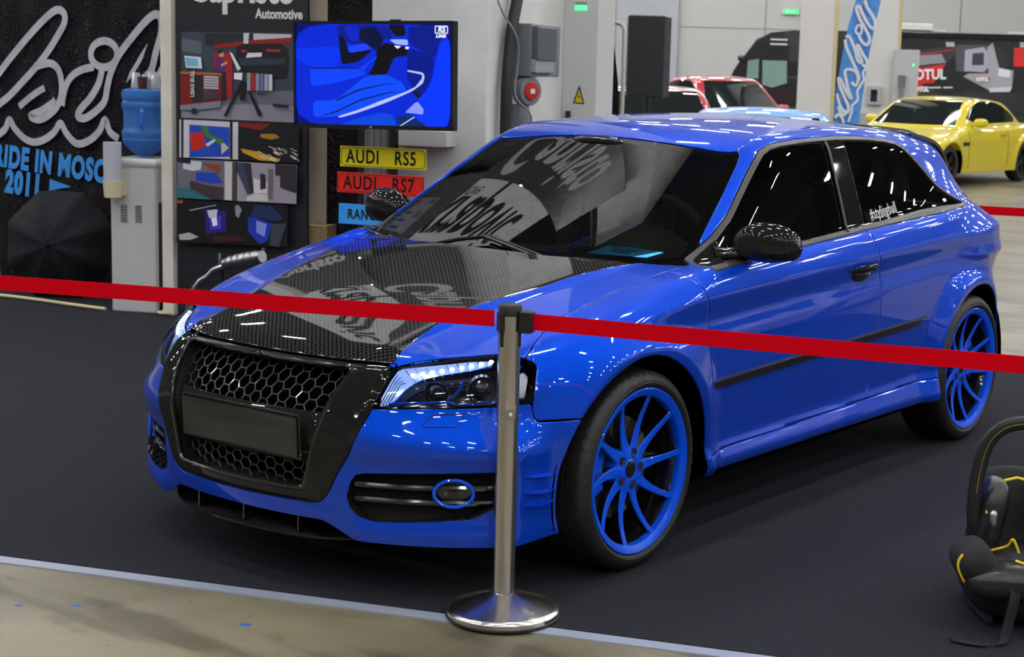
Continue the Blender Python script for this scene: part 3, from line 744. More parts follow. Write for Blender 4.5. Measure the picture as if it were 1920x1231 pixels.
    b.add(Vv, [(i*4+j, (i+1)*4+j, (i+1)*4+(j+1) % 4, i*4+(j+1) % 4) for i in range(k-1) for j in range(4)]); spl_ = b.build('front_splitter', M['carbon'], car, smooth=True); spl_['label'] = 'carbon splitter blade under the bumper'
    for x in (-.22, 0., .22):
        b = MB(); yf = hood_front([abs(x)], [.25])[0]+.03; b.box((x, yf, .205), (.006, .03, .075)); b.build('splitter_strut', M['black_gloss'], spl_)
    b = MB(); b.box((0, -.55, .235), (.84, .3, .04)); b.build('bumper_underside', M['cavity'], car)
    # --- rub strips, handle, window sticker
    for s in (1, -1):
        Vs = []; k = 40; ys = np.linspace(.418, 2.078, k)
        for i, y in enumerate(ys):
            t = i/(k-1); zt = .556+(.607-.556)*t; hh = .036; zt2 = zt-hh
            if t > .97: zt2 = zt-hh*.5
            zz = np.array([zt, zt-.006, zt2+.006, zt2]); x = side_a(np.full(4, max(y, .485)), zz)+.004*(y < .45)+np.array([0, .012, .012, 0])
            Vs += [(x[j]*s, y, zz[j]) for j in range(4)]
        b = MB(); b.add(Vs, [(i*4+j, i*4+j+1, (i+1)*4+j+1, (i+1)*4+j) for i in range(k-1) for j in range(3)]+[(0, 1, 2, 3), tuple((k-1)*4+j for j in (3, 2, 1, 0))])
        # split at the door seam
        o = b.build('rub_strip', M['black_gloss'], car)
        X = frame_mx((.866*s, 1.50, .838), (0, s, .04))
        b = MB(); b.ell((0, -.006, -.010), (.085, .036, .014), 28, 10); o = b.build('door_handle', M['black_gloss'], car, smooth=True)
        for v in o.data.vertices: v.co = X @ v.co
        b = MB(); b.tube([(-.098, .006, .0), (-.085, .012, .018), (-.04, .014, .029), (.04, .014, .030), (.085, .010, .018), (.096, .004, .0)], [.008, .012, .015, .015, .012, .008], 12, flat=.6)
        h = b.build('handle_bar', M['carbon'], o, smooth=True)
        for v in h.data.vertices: v.co = X @ v.co
    # --- mirrors
    for s in (1, -1):
        def mk(name, m, fnz, par=car, X=None):
            pass
        nu, nv = 36, 30; Vm = []
        top_ = spl([(0, -.022), (.06, .012), (.16, .042), (.30, .062), (.5, .068), (.72, .060), (.88, .040), (.96, .014), (1, -.016)]); bot_ = spl([(0, -.030), (.06, -.048), (.2, -.062), (.4, -.069), (.7, -.068), (.88, -.060), (.96, -.046), (1, -.022)])
        dep_ = spl([(0, .01), (.08, .045), (.25, .070), (.5, .078), (.75, .070), (.92, .045), (1, .008)])
        for i in range(nv+1):
            t = .5-.5*math.cos(math.pi*i/nv); zt, zb_, dp = float(top_(t)), float(bot_(t)), float(dep_(t)); zc, zr_ = (zt+zb_)/2, max((zt-zb_)/2, .001)
            for j in range(nu):
                w = 2*math.pi*j/nu; cs, sn = math.cos(w), math.sin(w); Z_ = zc+zr_*math.copysign(abs(cs)**.72, cs); Y_ = (-dp if sn > 0 else min(dp, .034))*abs(sn)**.85
                Vm.append((-.118+.238*t, Y_+.045*t*t, Z_))
        Fm = [(i*nu+j, i*nu+(j+1) % nu, (i+1)*nu+(j+1) % nu, (i+1)*nu+j) for i in range(nv) for j in range(nu)]
        Xm = Matrix.Translation((.882, .700, 1.003)); low = [1 if sum(Vm[q][2] for q in f)/4 < -.040 else 0 for f in Fm]
        Vm = [Xm @ Vector(v) for v in Vm]
        o = mesh_obj('door_mirror', [(v[0]*s, v[1], v[2]) for v in Vm], Fm if s == 1 else [f[::-1] for f in Fm], None, car, True, [M['carbon'], M['black_gloss']], low)
        b = MB(); b.tube([(.735*s, .60, .955), (.765*s, .635, .958), (.80*s, .675, .960), (.84*s, .705, .968)], [.045, .032, .028, .034], 14, flat=.7); b.build('mirror_arm', M['black_gloss'], o, smooth=True)
        b = MB(); gl = [(.882+.105*math.copysign(abs(math.cos(w))**.7, math.cos(w)), .7335, 1.000+.055*math.copysign(abs(math.sin(w))**.8, math.sin(w))) for w in np.linspace(0, 2*math.pi, 32, endpoint=False)]
        b.add([(p[0]*s, p[1], p[2]) for p in gl], [list(range(32))]); b.build('mirror_glass', M['chrome'], o)
    # --- rear end: one fan patch, lamp cut out
    RB = fan_patch(.24, 1.22, 90, 0, 76, 120, 2.2, 1, CAR); r_ = RB[0]
    rs = np.maximum.reduce([2.958-r_[:, 1], .004-arch(r_), -r_[:, 0]-.001])
    tl = psdf(np.stack([r_[:, 1], r_[:, 2]], 1), [(2.99, .90), (3.5, .93), (3.5, .78), (3.02, .77)]); tl = np.where(r_[:, 0] > .38, tl, 1)
    zc = r_[:, 2]-.70
    part('rear_bumper', clip(*RB, np.maximum.reduce([rs, zc+.002, -tl])), M['blue'], car)
    rgl = np.maximum(np.abs(r_[:, 0])-.50, .985-r_[:, 2])
    part('tailgate', clip(*RB, np.maximum.reduce([rs, .002-zc, -tl, .002-rgl])), M['blue'], car)
    part('tail_lamp', clip(*RB, np.maximum(rs, tl+.002)), M['tail_red'], car)
    RG = top_patch(-.5, .5, 60, 2.94, 3.36, 40, CAR, 1.5, .7); part('rear_window', clip(*RG, np.maximum(.99-RG[0][:, 2], RG[0][:, 2]-1.26)), M['glass_door'], car, sym=False, th=0)
    # --- wheels
    for (y, i) in ((0., .31), (WB, .05)):
        for s in (1, -1): build_wheel(car, .7705*s, y, s, i)
    # wheel wells
    for y in (-.018, WB+.004):
        for s in (1, -1):
            b = MB(); a = np.linspace(-.02, math.pi+.25, 30); R1 = .405
            Vv = [(xx*s, y+R1*math.cos(t), .305+R1*math.sin(t)) for t in a for xx in (.40, .85)]
            b.add(Vv, [(2*i, 2*i+1, 2*i+3, 2*i+2) for i in range(29)]); n0 = len(b.V); b.add([(.40*s, y+R1*math.cos(t), .305+R1*math.sin(t)) for t in a], [list(range(30))]); b.build('wheel_well', M['cavity'], car)
    b = MB(); b.box((0, 1.29, .215), (1.55, 1.75, .06)); b.box((0, 2.9, .30), (1.3, .5, .06)); b.build('underbody', M['cavity'], car)
    build_interior(car, WP)
    # --- wipers
    for a in ([(-.27, .178), (-.10, .235), (0., .262), (.10, .24), (.28, .214)], [(-.72, .425), (-.60, .35), (-.45, .265), (-.27, .185)]):
        q = [(x, y, float(ZW(x, y))+.022) for x, y in a]; q2 = []
        for i in range(len(q)-1):
            for t in (0, .34, .67): q2.append(tuple(np.array(q[i])*(1-t)+np.array(q[i+1])*t))
        q2.append(q[-1]); b = MB(); b.tube(q2, [.013-.006*i/len(q2) for i in range(len(q2))], 8, flat=.6); o = b.build('wiper', M['black_gloss'], car, smooth=True)
        bl_ = MB(); c = q2[len(q2)//2:]; bl_.tube([(p[0]+.0, p[1]+.018, p[2]+.004) for p in c], .006, 6); bl_.build('wiper_blade', M['rubber'], o)
    # hashtag lettering on the quarter window
    n = gradn(np.array([[.765, 1.85, 1.042]]), CAR)[0]; X = frame_mx((.766+n[0]*.002, 1.842, 1.044), (-.05, 1., .075), up=(-.33, 0, 1))
    lettering('window_lettering', '#stylingbull', .068, X, M['white'], car, sx=.76, bold=.0002, space=1.08)
    return car
def V0z(V): return V[:, 2]
def rbox(b, c, d, r=.03, mi=0, X=None):
    """rounded box: superellipsoid"""
    b.ell(c, (d[0]/2, d[1]/2, d[2]/2), 24, 14, .35, mi, X)
def build_interior(car, WP):
    q = part
    # dashboard: shelf behind the screen, binnacle hood, piping
    b = MB(); xs = np.linspace(-.70, .70, 29); Vv = []
    for x in xs:
        y0 = .232+.42*(x/.73)**2; h = .020*math.exp(-((x-.37)/.20)**2)
        for t, dz in ((0, -.012), (.18, .004+h), (.32, .006+h*2.2), (.40, -.03), (.46, -.25)): Vv.append((x, y0*(1-t)+t*1.2+.02, .905+dz+.05*t))
    b.add(Vv, [(i*5+j, (i+1)*5+j, (i+1)*5+j+1, i*5+j+1) for i in range(28) for j in range(4)]); dash = b.build('dashboard', M['dash'], car, smooth=True)
    b = MB(); Vv = []; k = 20
    for yy, r, rz in ((.44, .16, .03), (.50, .175, .075), (.60, .185, .098), (.70, .18, .095), (.74, .17, .07)):
        for i in range(k+1): a = math.pi*i/k; Vv.append((.40+r*math.cos(a), yy, .930+rz*math.sin(a)))
    b.add(Vv, [(i*(k+1)+j, i*(k+1)+j+1, (i+1)*(k+1)+j+1, (i+1)*(k+1)+j) for i in range(4) for j in range(k)]); b.build('instrument_hood', M['dash'], dash, smooth=True)
    b = MB(); a = np.linspace(2.9, 1.35, 12); b.tube([(.40+.18*math.cos(t)*.99, .45+.12*i/11, .934+(.04+.06*i/11)*math.sin(t)) for i, t in enumerate(a)], .0045, 6); b.build('dash_piping', M['blue_trim'], dash)
    b = MB(); b.tube([(-.52, .47, .925), (-.35, .40, .925), (-.15, .37, .925), (.05, .37, .928), (.16, .385, .93), (.20, .42, .932)], .003, 6); b.build('dash_piping', M['blue_trim'], dash)
    # steering wheel
    X = Matrix.Translation((.38, .86, .955)) @ Matrix.Rotation(math.radians(-64), 4, 'X'); ring = [(.185*math.cos(t), .185*math.sin(t), 0) for t in np.linspace(0, 2*math.pi, 40, endpoint=False)]
    b = MB(); b.tube(ring, .017, 10, 0, X, closed=True); b.tube([(-.18, 0, -.01), (0, 0, -.03), (.18, 0, -.01)], .014, 8, 0, X); b.tube([(0, 0, -.03), (0, -.18, 0)], .014, 8, 0, X); b.ell((0, 0, -.025), (.06, .06, .025), 20, 10, 1, 0, X)
    st = b.build('steering_wheel', M['dash'], car, smooth=True)
    b = MB(); b.tube([(.185*math.cos(t), .185*math.sin(t), 0) for t in np.linspace(1.50, 1.64, 5)], .0185, 10, 0, X); b.build('wheel_marker', M['blue_trim'], st)
    for x in (.37, -.37):
        b = MB(); X = Matrix.Translation((x, 1.62, .80)) @ Matrix.Rotation(math.radians(-14), 4, 'X'); b.ell((0, 0, 0), (.25, .075, .36), 24, 16, .55, 0, X); b.ell((-.21, -.05, -.04), (.06, .085, .28), 16, 12, .7, 0, X); b.ell((.21, -.05, -.04), (.06, .085, .28), 16, 12, .7, 0, X)
        b.ell((0, .01, .39), (.13, .055, .10), 20, 12, .6, 0, X); st = b.build('seat_back', M['seat_grey'], car, smooth=True)
        b = MB(); b.ell((x, 1.30, .52), (.26, .27, .09), 24, 12, .5); b.build('seat_cushion', M['seat_grey'], car, smooth=True)
    b = MB(); b.ell((0, 2.42, .82), (.62, .10, .28), 28, 14, .4); b.build('rear_bench', M['seat_grey'], car, smooth=True)
    b = MB(); b.box((0, 1.35, .40), (1.45, 2.3, .03)); b.build('cabin_floor', M['cavity'], car)
    b = MB(); b.ell((0, .93, 1.285), (.12, .012, .035), 20, 10, .6); b.build('rear_view_mirror', M['black_gloss'], car, smooth=True)
    # headliner just under the roof
    HPt = top_patch(-.54, .54, 30, 1.02, 2.9, 50, CAR, 1.6, .8); HV = clip(*HPt, 1.15-HPt[0][:, 2]); mesh_obj('headliner', HV[0]-[0, 0, .035], HV[1], M['headliner'], car)
BANNER_STROKES = [([(-2.127, 1.352), (-2.056, 1.412), (-1.95, 1.508), (-1.795, 1.637), (-1.642, 1.753), (-1.526, 1.825), (-1.458, 1.837), (-1.417, 1.801), (-1.428, 1.745), (-1.482, 1.677), (-1.574, 1.574), (-1.676, 1.48), (-1.804, 1.379), (-1.959, 1.264), (-2.064, 1.202), (-2.135, 1.152)], 0.0223), ([(-1.709, 1.462), (-1.569, 1.489), (-1.488, 1.451), (-1.459, 1.361), (-1.469, 1.27), (-1.52, 1.194), (-1.604, 1.139), (-1.688, 1.113), (-1.762, 1.135), (-1.661, 1.171), (-1.561, 1.221), (-1.519, 1.248)], 0.0223), ([(-1.869, 1.192), (-1.758, 1.26), (-1.665, 1.307), (-1.62, 1.324)], 0.0198), ([(-0.946, 1.563), (-0.953, 1.535), (-0.974, 1.509), (-1.006, 1.489), (-1.045, 1.478), (-1.086, 1.477), (-1.125, 1.486), (-1.156, 1.504), (-1.177, 1.529), (-1.183, 1.558), (-1.175, 1.587), (-1.154, 1.613), (-1.121, 1.632), (-1.082, 1.643), (-1.041, 1.644), (-1.003, 1.635), (-0.972, 1.617), (-0.952, 1.592), (-0.946, 1.563)], 0.0216), ([(-1.16, 1.477), (-1.279, 1.451), (-1.377, 1.398), (-1.431, 1.317), (-1.46, 1.214)], 0.0216), ([(-1.081, 1.468), (-1.115, 1.373), (-1.188, 1.28), (-1.286, 1.198), (-1.311, 1.149), (-1.239, 1.143), (-1.127, 1.204), (-1.063, 1.263), (-1.037, 1.353), (-1.004, 1.443), (-0.932, 1.555), (-0.823, 1.661), (-0.7, 1.767), (-0.616, 1.816), (-0.562, 1.801), (-0.559, 1.704), (-0.605, 1.584), (-0.644, 1.475), (-0.69, 1.43)], 0.0226), ([(-0.679, 1.632), (-0.746, 1.532), (-0.811, 1.454), (-0.866, 1.386)], 0.0144), ([(-0.524, 1.522), (-0.593, 1.422), (-0.624, 1.334)], 0.0198), ([(-2.107, 0.977), (-2.01, 1.035), (-1.965, 1.101), (-1.916, 1.045), (-1.817, 0.979), (-1.718, 0.961), (-1.617, 0.989), (-1.533, 1.039), (-1.474, 1.099), (-1.419, 1.033), (-1.324, 0.971), (-1.211, 0.997), (-1.114, 1.064), (-1.062, 1.14), (-1.02, 1.063), (-0.943, 1.022)], 0.0216)]
BANNER_TRI = [(-1.588, 0.723), (-1.387, 0.682), (-1.596, 0.643)]
POSTER_ART = [('3a4150', [(0.081, 1.707), (0.843, 1.718), (0.845, 1.201), (0.076, 1.201)]), ('6b6878', [(0.077, 1.306), (0.352, 1.316), (0.53, 1.371), (0.844, 1.388), (0.845, 1.201), (0.076, 1.201)]), ('8a8793', [(0.077, 1.244), (0.489, 1.297), (0.845, 1.297), (0.845, 1.201), (0.076, 1.201)]), ('24262c', [(0.237, 1.702), (0.558, 1.71), (0.558, 1.662), (0.298, 1.625), (0.237, 1.635)]), ('59616f', [(0.084, 1.668), (0.216, 1.653), (0.215, 1.58), (0.084, 1.595)]), ('b9babf', [(0.558, 1.709), (0.803, 1.71), (0.804, 1.686), (0.558, 1.668)]), ('8e1a1c', [(0.299, 1.637), (0.558, 1.671), (0.803, 1.692), (0.804, 1.662), (0.558, 1.644), (0.298, 1.613)]), ('c9ccd2', [(0.494, 1.71), (0.531, 1.711), (0.521, 1.625), (0.493, 1.624)]), ('14161b', [(0.449, 1.629), (0.49, 1.648), (0.733, 1.655), (0.78, 1.626), (0.787, 1.548), (0.774, 1.458), (0.625, 1.447), (0.483, 1.485), (0.442, 1.538)]), ('2b3342', [(0.456, 1.563), (0.767, 1.572), (0.76, 1.535), (0.476, 1.521)]), ('b42024', [(0.476, 1.613), (0.517, 1.613), (0.514, 1.601), (0.483, 1.597)]), ('b42024', [(0.639, 1.622), (0.737, 1.62), (0.727, 1.607), (0.646, 1.607)]), ('d8d8da', [(0.521, 1.595), (0.615, 1.6), (0.613, 1.576), (0.51, 1.567)]), ('9d1f22', [(0.298, 1.585), (0.422, 1.595), (0.421, 1.331), (0.379, 1.329), (0.373, 1.475), (0.298, 1.509)]), ('5c2470', [(0.308, 1.552), (0.336, 1.568), (0.356, 1.554), (0.377, 1.512), (0.373, 1.475), (0.322, 1.48)]), ('caa08a', [(0.331, 1.602), (0.36, 1.602), (0.367, 1.572), (0.339, 1.565)]), ('20160f', [(0.325, 1.607), (0.36, 1.608), (0.359, 1.593), (0.333, 1.583)]), ('caa08a', [(0.346, 1.523), (0.384, 1.542), (0.394, 1.534), (0.353, 1.511)]), ('1b1b24', [(0.332, 1.48), (0.38, 1.479), (0.383, 1.317), (0.352, 1.316)]), ('7b1517', [(0.079, 1.466), (0.353, 1.466), (0.348, 1.304), (0.077, 1.275)]), ('a8672e', [(0.079, 1.475), (0.353, 1.472), (0.353, 1.461), (0.079, 1.461)]), ('25262a', [(0.11, 1.455), (0.228, 1.452), (0.227, 1.299), (0.154, 1.29), (0.155, 1.45), (0.11, 1.449)]), ('aeb4bb', [(0.235, 1.454), (0.333, 1.453), (0.333, 1.442), (0.235, 1.442)]), ('aeb4bb', [(0.235, 1.438), (0.333, 1.437), (0.333, 1.426), (0.235, 1.426)]), ('aeb4bb', [(0.235, 1.422), (0.333, 1.422), (0.333, 1.411), (0.235, 1.41)]), ('aeb4bb', [(0.235, 1.406), (0.333, 1.406), (0.333, 1.395), (0.235, 1.394)]), ('aeb4bb', [(0.235, 1.39), (0.333, 1.39), (0.333, 1.379), (0.235, 1.378)]), ('3a3a40', [(0.235, 1.361), (0.331, 1.364), (0.331, 1.321), (0.234, 1.312)]), ('7c7f88', [(0.077, 1.275), (0.348, 1.31), (0.348, 1.273), (0.164, 1.248), (0.077, 1.247)]), ('1d1f24', [(0.154, 1.26), (0.185, 1.261), (0.188, 1.23), (0.153, 1.226)]), ('d9dbe0', [(0.108, 1.568), (0.219, 1.562), (0.227, 1.495), (0.118, 1.498)]), ('6fb7cf', [(0.115, 1.559), (0.198, 1.552), (0.201, 1.507), (0.121, 1.507)]), ('dedfe4', [(0.408, 1.598), (0.425, 1.592), (0.483, 1.503), (0.462, 1.49)]), ('e8e8ec', [(0.438, 1.477), (0.493, 1.479), (0.489, 1.436), (0.438, 1.441)]), ('0f1013', [(0.483, 1.43), (0.503, 1.425), (0.393, 1.226), (0.365, 1.218)]), ('0f1013', [(0.5, 1.431), (0.517, 1.425), (0.625, 1.235), (0.598, 1.227)]), ('0f1013', [(0.483, 1.43), (0.507, 1.431), (0.513, 1.322), (0.475, 1.32)]), ('8f959c', [(0.524, 1.48), (0.547, 1.481), (0.547, 1.378), (0.523, 1.374)]), ('a9222a', [(0.552, 1.479), (0.576, 1.48), (0.576, 1.379), (0.552, 1.375)]), ('8a8f98', [(0.581, 1.478), (0.604, 1.479), (0.604, 1.38), (0.581, 1.376)]), ('6a6ca8', [(0.609, 1.477), (0.633, 1.478), (0.633, 1.381), (0.609, 1.377)]), ('9aa4ab', [(0.638, 1.476), (0.661, 1.477), (0.661, 1.382), (0.638, 1.378)]), ('c6cccf', [(0.666, 1.475), (0.69, 1.476), (0.69, 1.383), (0.666, 1.379)]), ('1a1b20', [(0.693, 1.307), (0.801, 1.302), (0.788, 1.283), (0.693, 1.289)]), ('1a1b20', [(0.591, 1.364), (0.656, 1.36), (0.646, 1.354), (0.591, 1.356)]), ('c9c3cf', [(0.076, 1.191), (0.468, 1.19), (0.467, 0.969), (0.074, 0.965)]), ('15161b', [(0.088, 1.193), (0.104, 1.192), (0.101, 0.963), (0.086, 0.963)]), ('15161b', [(0.413, 1.191), (0.431, 1.191), (0.43, 0.971), (0.412, 0.971)]), ('1746b4', [(0.144, 1.163), (0.411, 1.157), (0.41, 0.984), (0.142, 0.968)]), ('c4200f', [(0.145, 1.111), (0.238, 1.126), (0.251, 1.032), (0.155, 1.004)]), ('3c7a24', [(0.226, 1.158), (0.266, 1.158), (0.273, 1.117), (0.316, 1.094), (0.359, 1.089), (0.374, 1.058), (0.347, 1.054), (0.316, 1.073), (0.261, 1.092), (0.238, 1.126)]), ('cbb7b4', [(0.355, 1.058), (0.374, 1.064), (0.407, 1.036), (0.358, 0.995)]), ('cdd3e0', [(0.253, 1.053), (0.316, 1.087), (0.316, 1.07), (0.265, 1.036)]), ('0c0f14', [(0.469, 1.19), (0.866, 1.196), (0.867, 0.967), (0.468, 0.969)]), ('7e1a15', [(0.471, 1.188), (0.682, 1.19), (0.625, 1.148), (0.471, 1.166)]), ('a97a1c', [(0.617, 1.127), (0.709, 1.131), (0.743, 1.112), (0.686, 1.096), (0.617, 1.107)]), ('c99a2e', [(0.486, 1.036), (0.61, 1.02), (0.747, 0.985), (0.732, 0.967), (0.609, 0.972), (0.502, 1.012)]), ('f4ead2', [(0.828, 0.997), (0.848, 0.989), (0.848, 0.985), (0.828, 0.993)]), ('f4ead2', [(0.615, 0.997), (0.654, 0.981), (0.654, 0.978), (0.615, 0.993)]), ('f4ead2', [(0.758, 1.049), (0.793, 1.034), (0.793, 1.031), (0.758, 1.045)]), ('f4ead2', [(0.743, 1.025), (0.766, 1.015), (0.766, 1.012), (0.743, 1.02)]), ('f4ead2', [(0.7, 1.039), (0.738, 1.023), (0.738, 1.02), (0.7, 1.035)]), ('f4ead2', [(0.837, 0.997), (0.871, 0.984), (0.871, 0.98), (0.837, 0.993)]), ('f4ead2', [(0.703, 1.05), (0.723, 1.042), (0.723, 1.038), (0.703, 1.046)]), ('f4ead2', [(0.601, 1.028), (0.629, 1.017), (0.629, 1.014), (0.601, 1.024)]), ('f4ead2', [(0.687, 0.995), (0.721, 0.982), (0.721, 0.978), (0.687, 0.991)]), ('f4ead2', [(0.731, 1.054), (0.751, 1.046), (0.751, 1.042), (0.731, 1.05)]), ('f4ead2', [(0.674, 1.06), (0.707, 1.046), (0.707, 1.043), (0.674, 1.056)]), ('f4ead2', [(0.838, 1.021), (0.862, 1.011), (0.862, 1.008), (0.838, 1.017)]), ('f4ead2', [(0.813, 1.009), (0.851, 0.994), (0.851, 0.99), (0.813, 1.005)]), ('f4ead2', [(0.816, 1.012), (0.856, 0.996), (0.856, 0.993), (0.816, 1.008)]), ('f4ead2', [(0.681, 0.987), (0.726, 0.969), (0.726, 0.966), (0.681, 0.983)]), ('f4ead2', [(0.634, 1.005), (0.672, 0.989), (0.672, 0.986), (0.634, 1.001)]), ('f4ead2', [(0.707, 1.027), (0.739, 1.014), (0.739, 1.011), (0.707, 1.023)]), ('f4ead2', [(0.82, 1.035), (0.861, 1.018), (0.861, 1.015), (0.82, 1.031)]), ('f4ead2', [(0.681, 0.996), (0.724, 0.978), (0.724, 0.975), (0.681, 0.992)]), ('f4ead2', [(0.707, 1.024), (0.751, 1.006), (0.751, 1.003), (0.707, 1.02)]), ('f4ead2', [(0.771, 1.034), (0.796, 1.024), (0.796, 1.02), (0.771, 1.03)]), ('f4ead2', [(0.674, 1.011), (0.697, 1.002), (0.697, 0.998), (0.674, 1.007)]), ('f4ead2', [(0.816, 1.055), (0.859, 1.037), (0.859, 1.034), (0.816, 1.051)]), ('f4ead2', [(0.67, 0.989), (0.708, 0.974), (0.708, 0.97), (0.67, 0.985)]), ('f4ead2', [(0.718, 1.029), (0.754, 1.014), (0.754, 1.011), (0.718, 1.025)]), ('f4ead2', [(0.738, 1.047), (0.763, 1.037), (0.763, 1.034), (0.738, 1.043)]), ('6c6a78', [(0.071, 0.956), (0.463, 0.96), (0.462, 0.725), (0.069, 0.725)]), ('2f6d78', [(0.071, 0.786), (0.298, 0.783), (0.298, 0.723), (0.07, 0.725)]), ('c8ccd6', [(0.111, 0.949), (0.237, 0.948), (0.228, 0.899), (0.173, 0.889), (0.11, 0.9)]), ('1e40b8', [(0.197, 0.883), (0.33, 0.886), (0.377, 0.829), (0.314, 0.819), (0.196, 0.834)]), ('8e3f1a', [(0.237, 0.941), (0.362, 0.933), (0.354, 0.884), (0.299, 0.902)]), ('3c3238', [(0.157, 0.832), (0.267, 0.809), (0.384, 0.801), (0.376, 0.727), (0.298, 0.727), (0.157, 0.783)]), ('c9c4c4', [(0.389, 0.956), (0.44, 0.956), (0.435, 0.726), (0.388, 0.728)]), ('4b3d38', [(0.44, 0.956), (0.463, 0.956), (0.462, 0.725), (0.439, 0.726)]), ('17191f', [(0.071, 0.958), (0.162, 0.959), (0.162, 0.93), (0.071, 0.94)]), ('9b93a0', [(0.471, 0.959), (0.863, 0.956), (0.86, 0.729), (0.47, 0.725)]), ('3a3f58', [(0.471, 0.955), (0.563, 0.953), (0.582, 0.777), (0.54, 0.767), (0.47, 0.903)]), ('262a38', [(0.509, 0.954), (0.563, 0.953), (0.582, 0.777), (0.563, 0.776)]), ('d6d2d8', [(0.582, 0.867), (0.671, 0.844), (0.671, 0.781), (0.582, 0.777)]), ('2a2126', [(0.625, 0.897), (0.659, 0.891), (0.663, 0.809), (0.625, 0.8)]), ('6b6468', [(0.678, 0.927), (0.709, 0.925), (0.705, 0.748), (0.678, 0.747)]), ('2e2830', [(0.724, 0.957), (0.861, 0.953), (0.86, 0.791), (0.755, 0.82), (0.755, 0.889), (0.724, 0.888)]), ('d0c6c6', [(0.54, 0.754), (0.594, 0.777), (0.671, 0.774), (0.679, 0.733), (0.532, 0.729)]), ('0b0c14', [(0.069, 0.715), (0.47, 0.718), (0.805, 0.719), (0.805, 0.472), (0.066, 0.456)]), ('2a1a78', [(0.258, 0.661), (0.399, 0.662), (0.399, 0.542), (0.265, 0.513)]), ('4a38c8', [(0.289, 0.628), (0.368, 0.632), (0.368, 0.555), (0.297, 0.544)]), ('eef0ff', [(0.301, 0.614), (0.337, 0.623), (0.344, 0.575), (0.313, 0.566)]), ('c8cde0', [(0.274, 0.659), (0.345, 0.67), (0.337, 0.623), (0.289, 0.614)]), ('1c2a5c', [(0.559, 0.643), (0.594, 0.708), (0.702, 0.706), (0.778, 0.641), (0.748, 0.618), (0.594, 0.631)]), ('1636b0', [(0.547, 0.635), (0.578, 0.637), (0.705, 0.602), (0.679, 0.503), (0.624, 0.475), (0.547, 0.551)]), ('7f93e6', [(0.601, 0.617), (0.671, 0.6), (0.655, 0.522), (0.601, 0.547)]), ('3c3f4a', [(0.705, 0.602), (0.801, 0.611), (0.752, 0.469), (0.686, 0.475)]), ('aab2a8', [(0.083, 0.503), (0.154, 0.521), (0.218, 0.497), (0.162, 0.475), (0.09, 0.471)]), ('a8aab8', [(0.156, 0.656), (0.337, 0.697), (0.337, 0.692), (0.159, 0.649)]), ('8d8f9c', [(0.462, 0.694), (0.485, 0.705), (0.508, 0.675), (0.485, 0.625), (0.466, 0.638)]), ('3a1414', [(0.312, 0.509), (0.469, 0.525), (0.547, 0.488), (0.328, 0.468)]), ('8a5a18', [(0.069, 0.711), (0.116, 0.71), (0.116, 0.693), (0.069, 0.692)])]
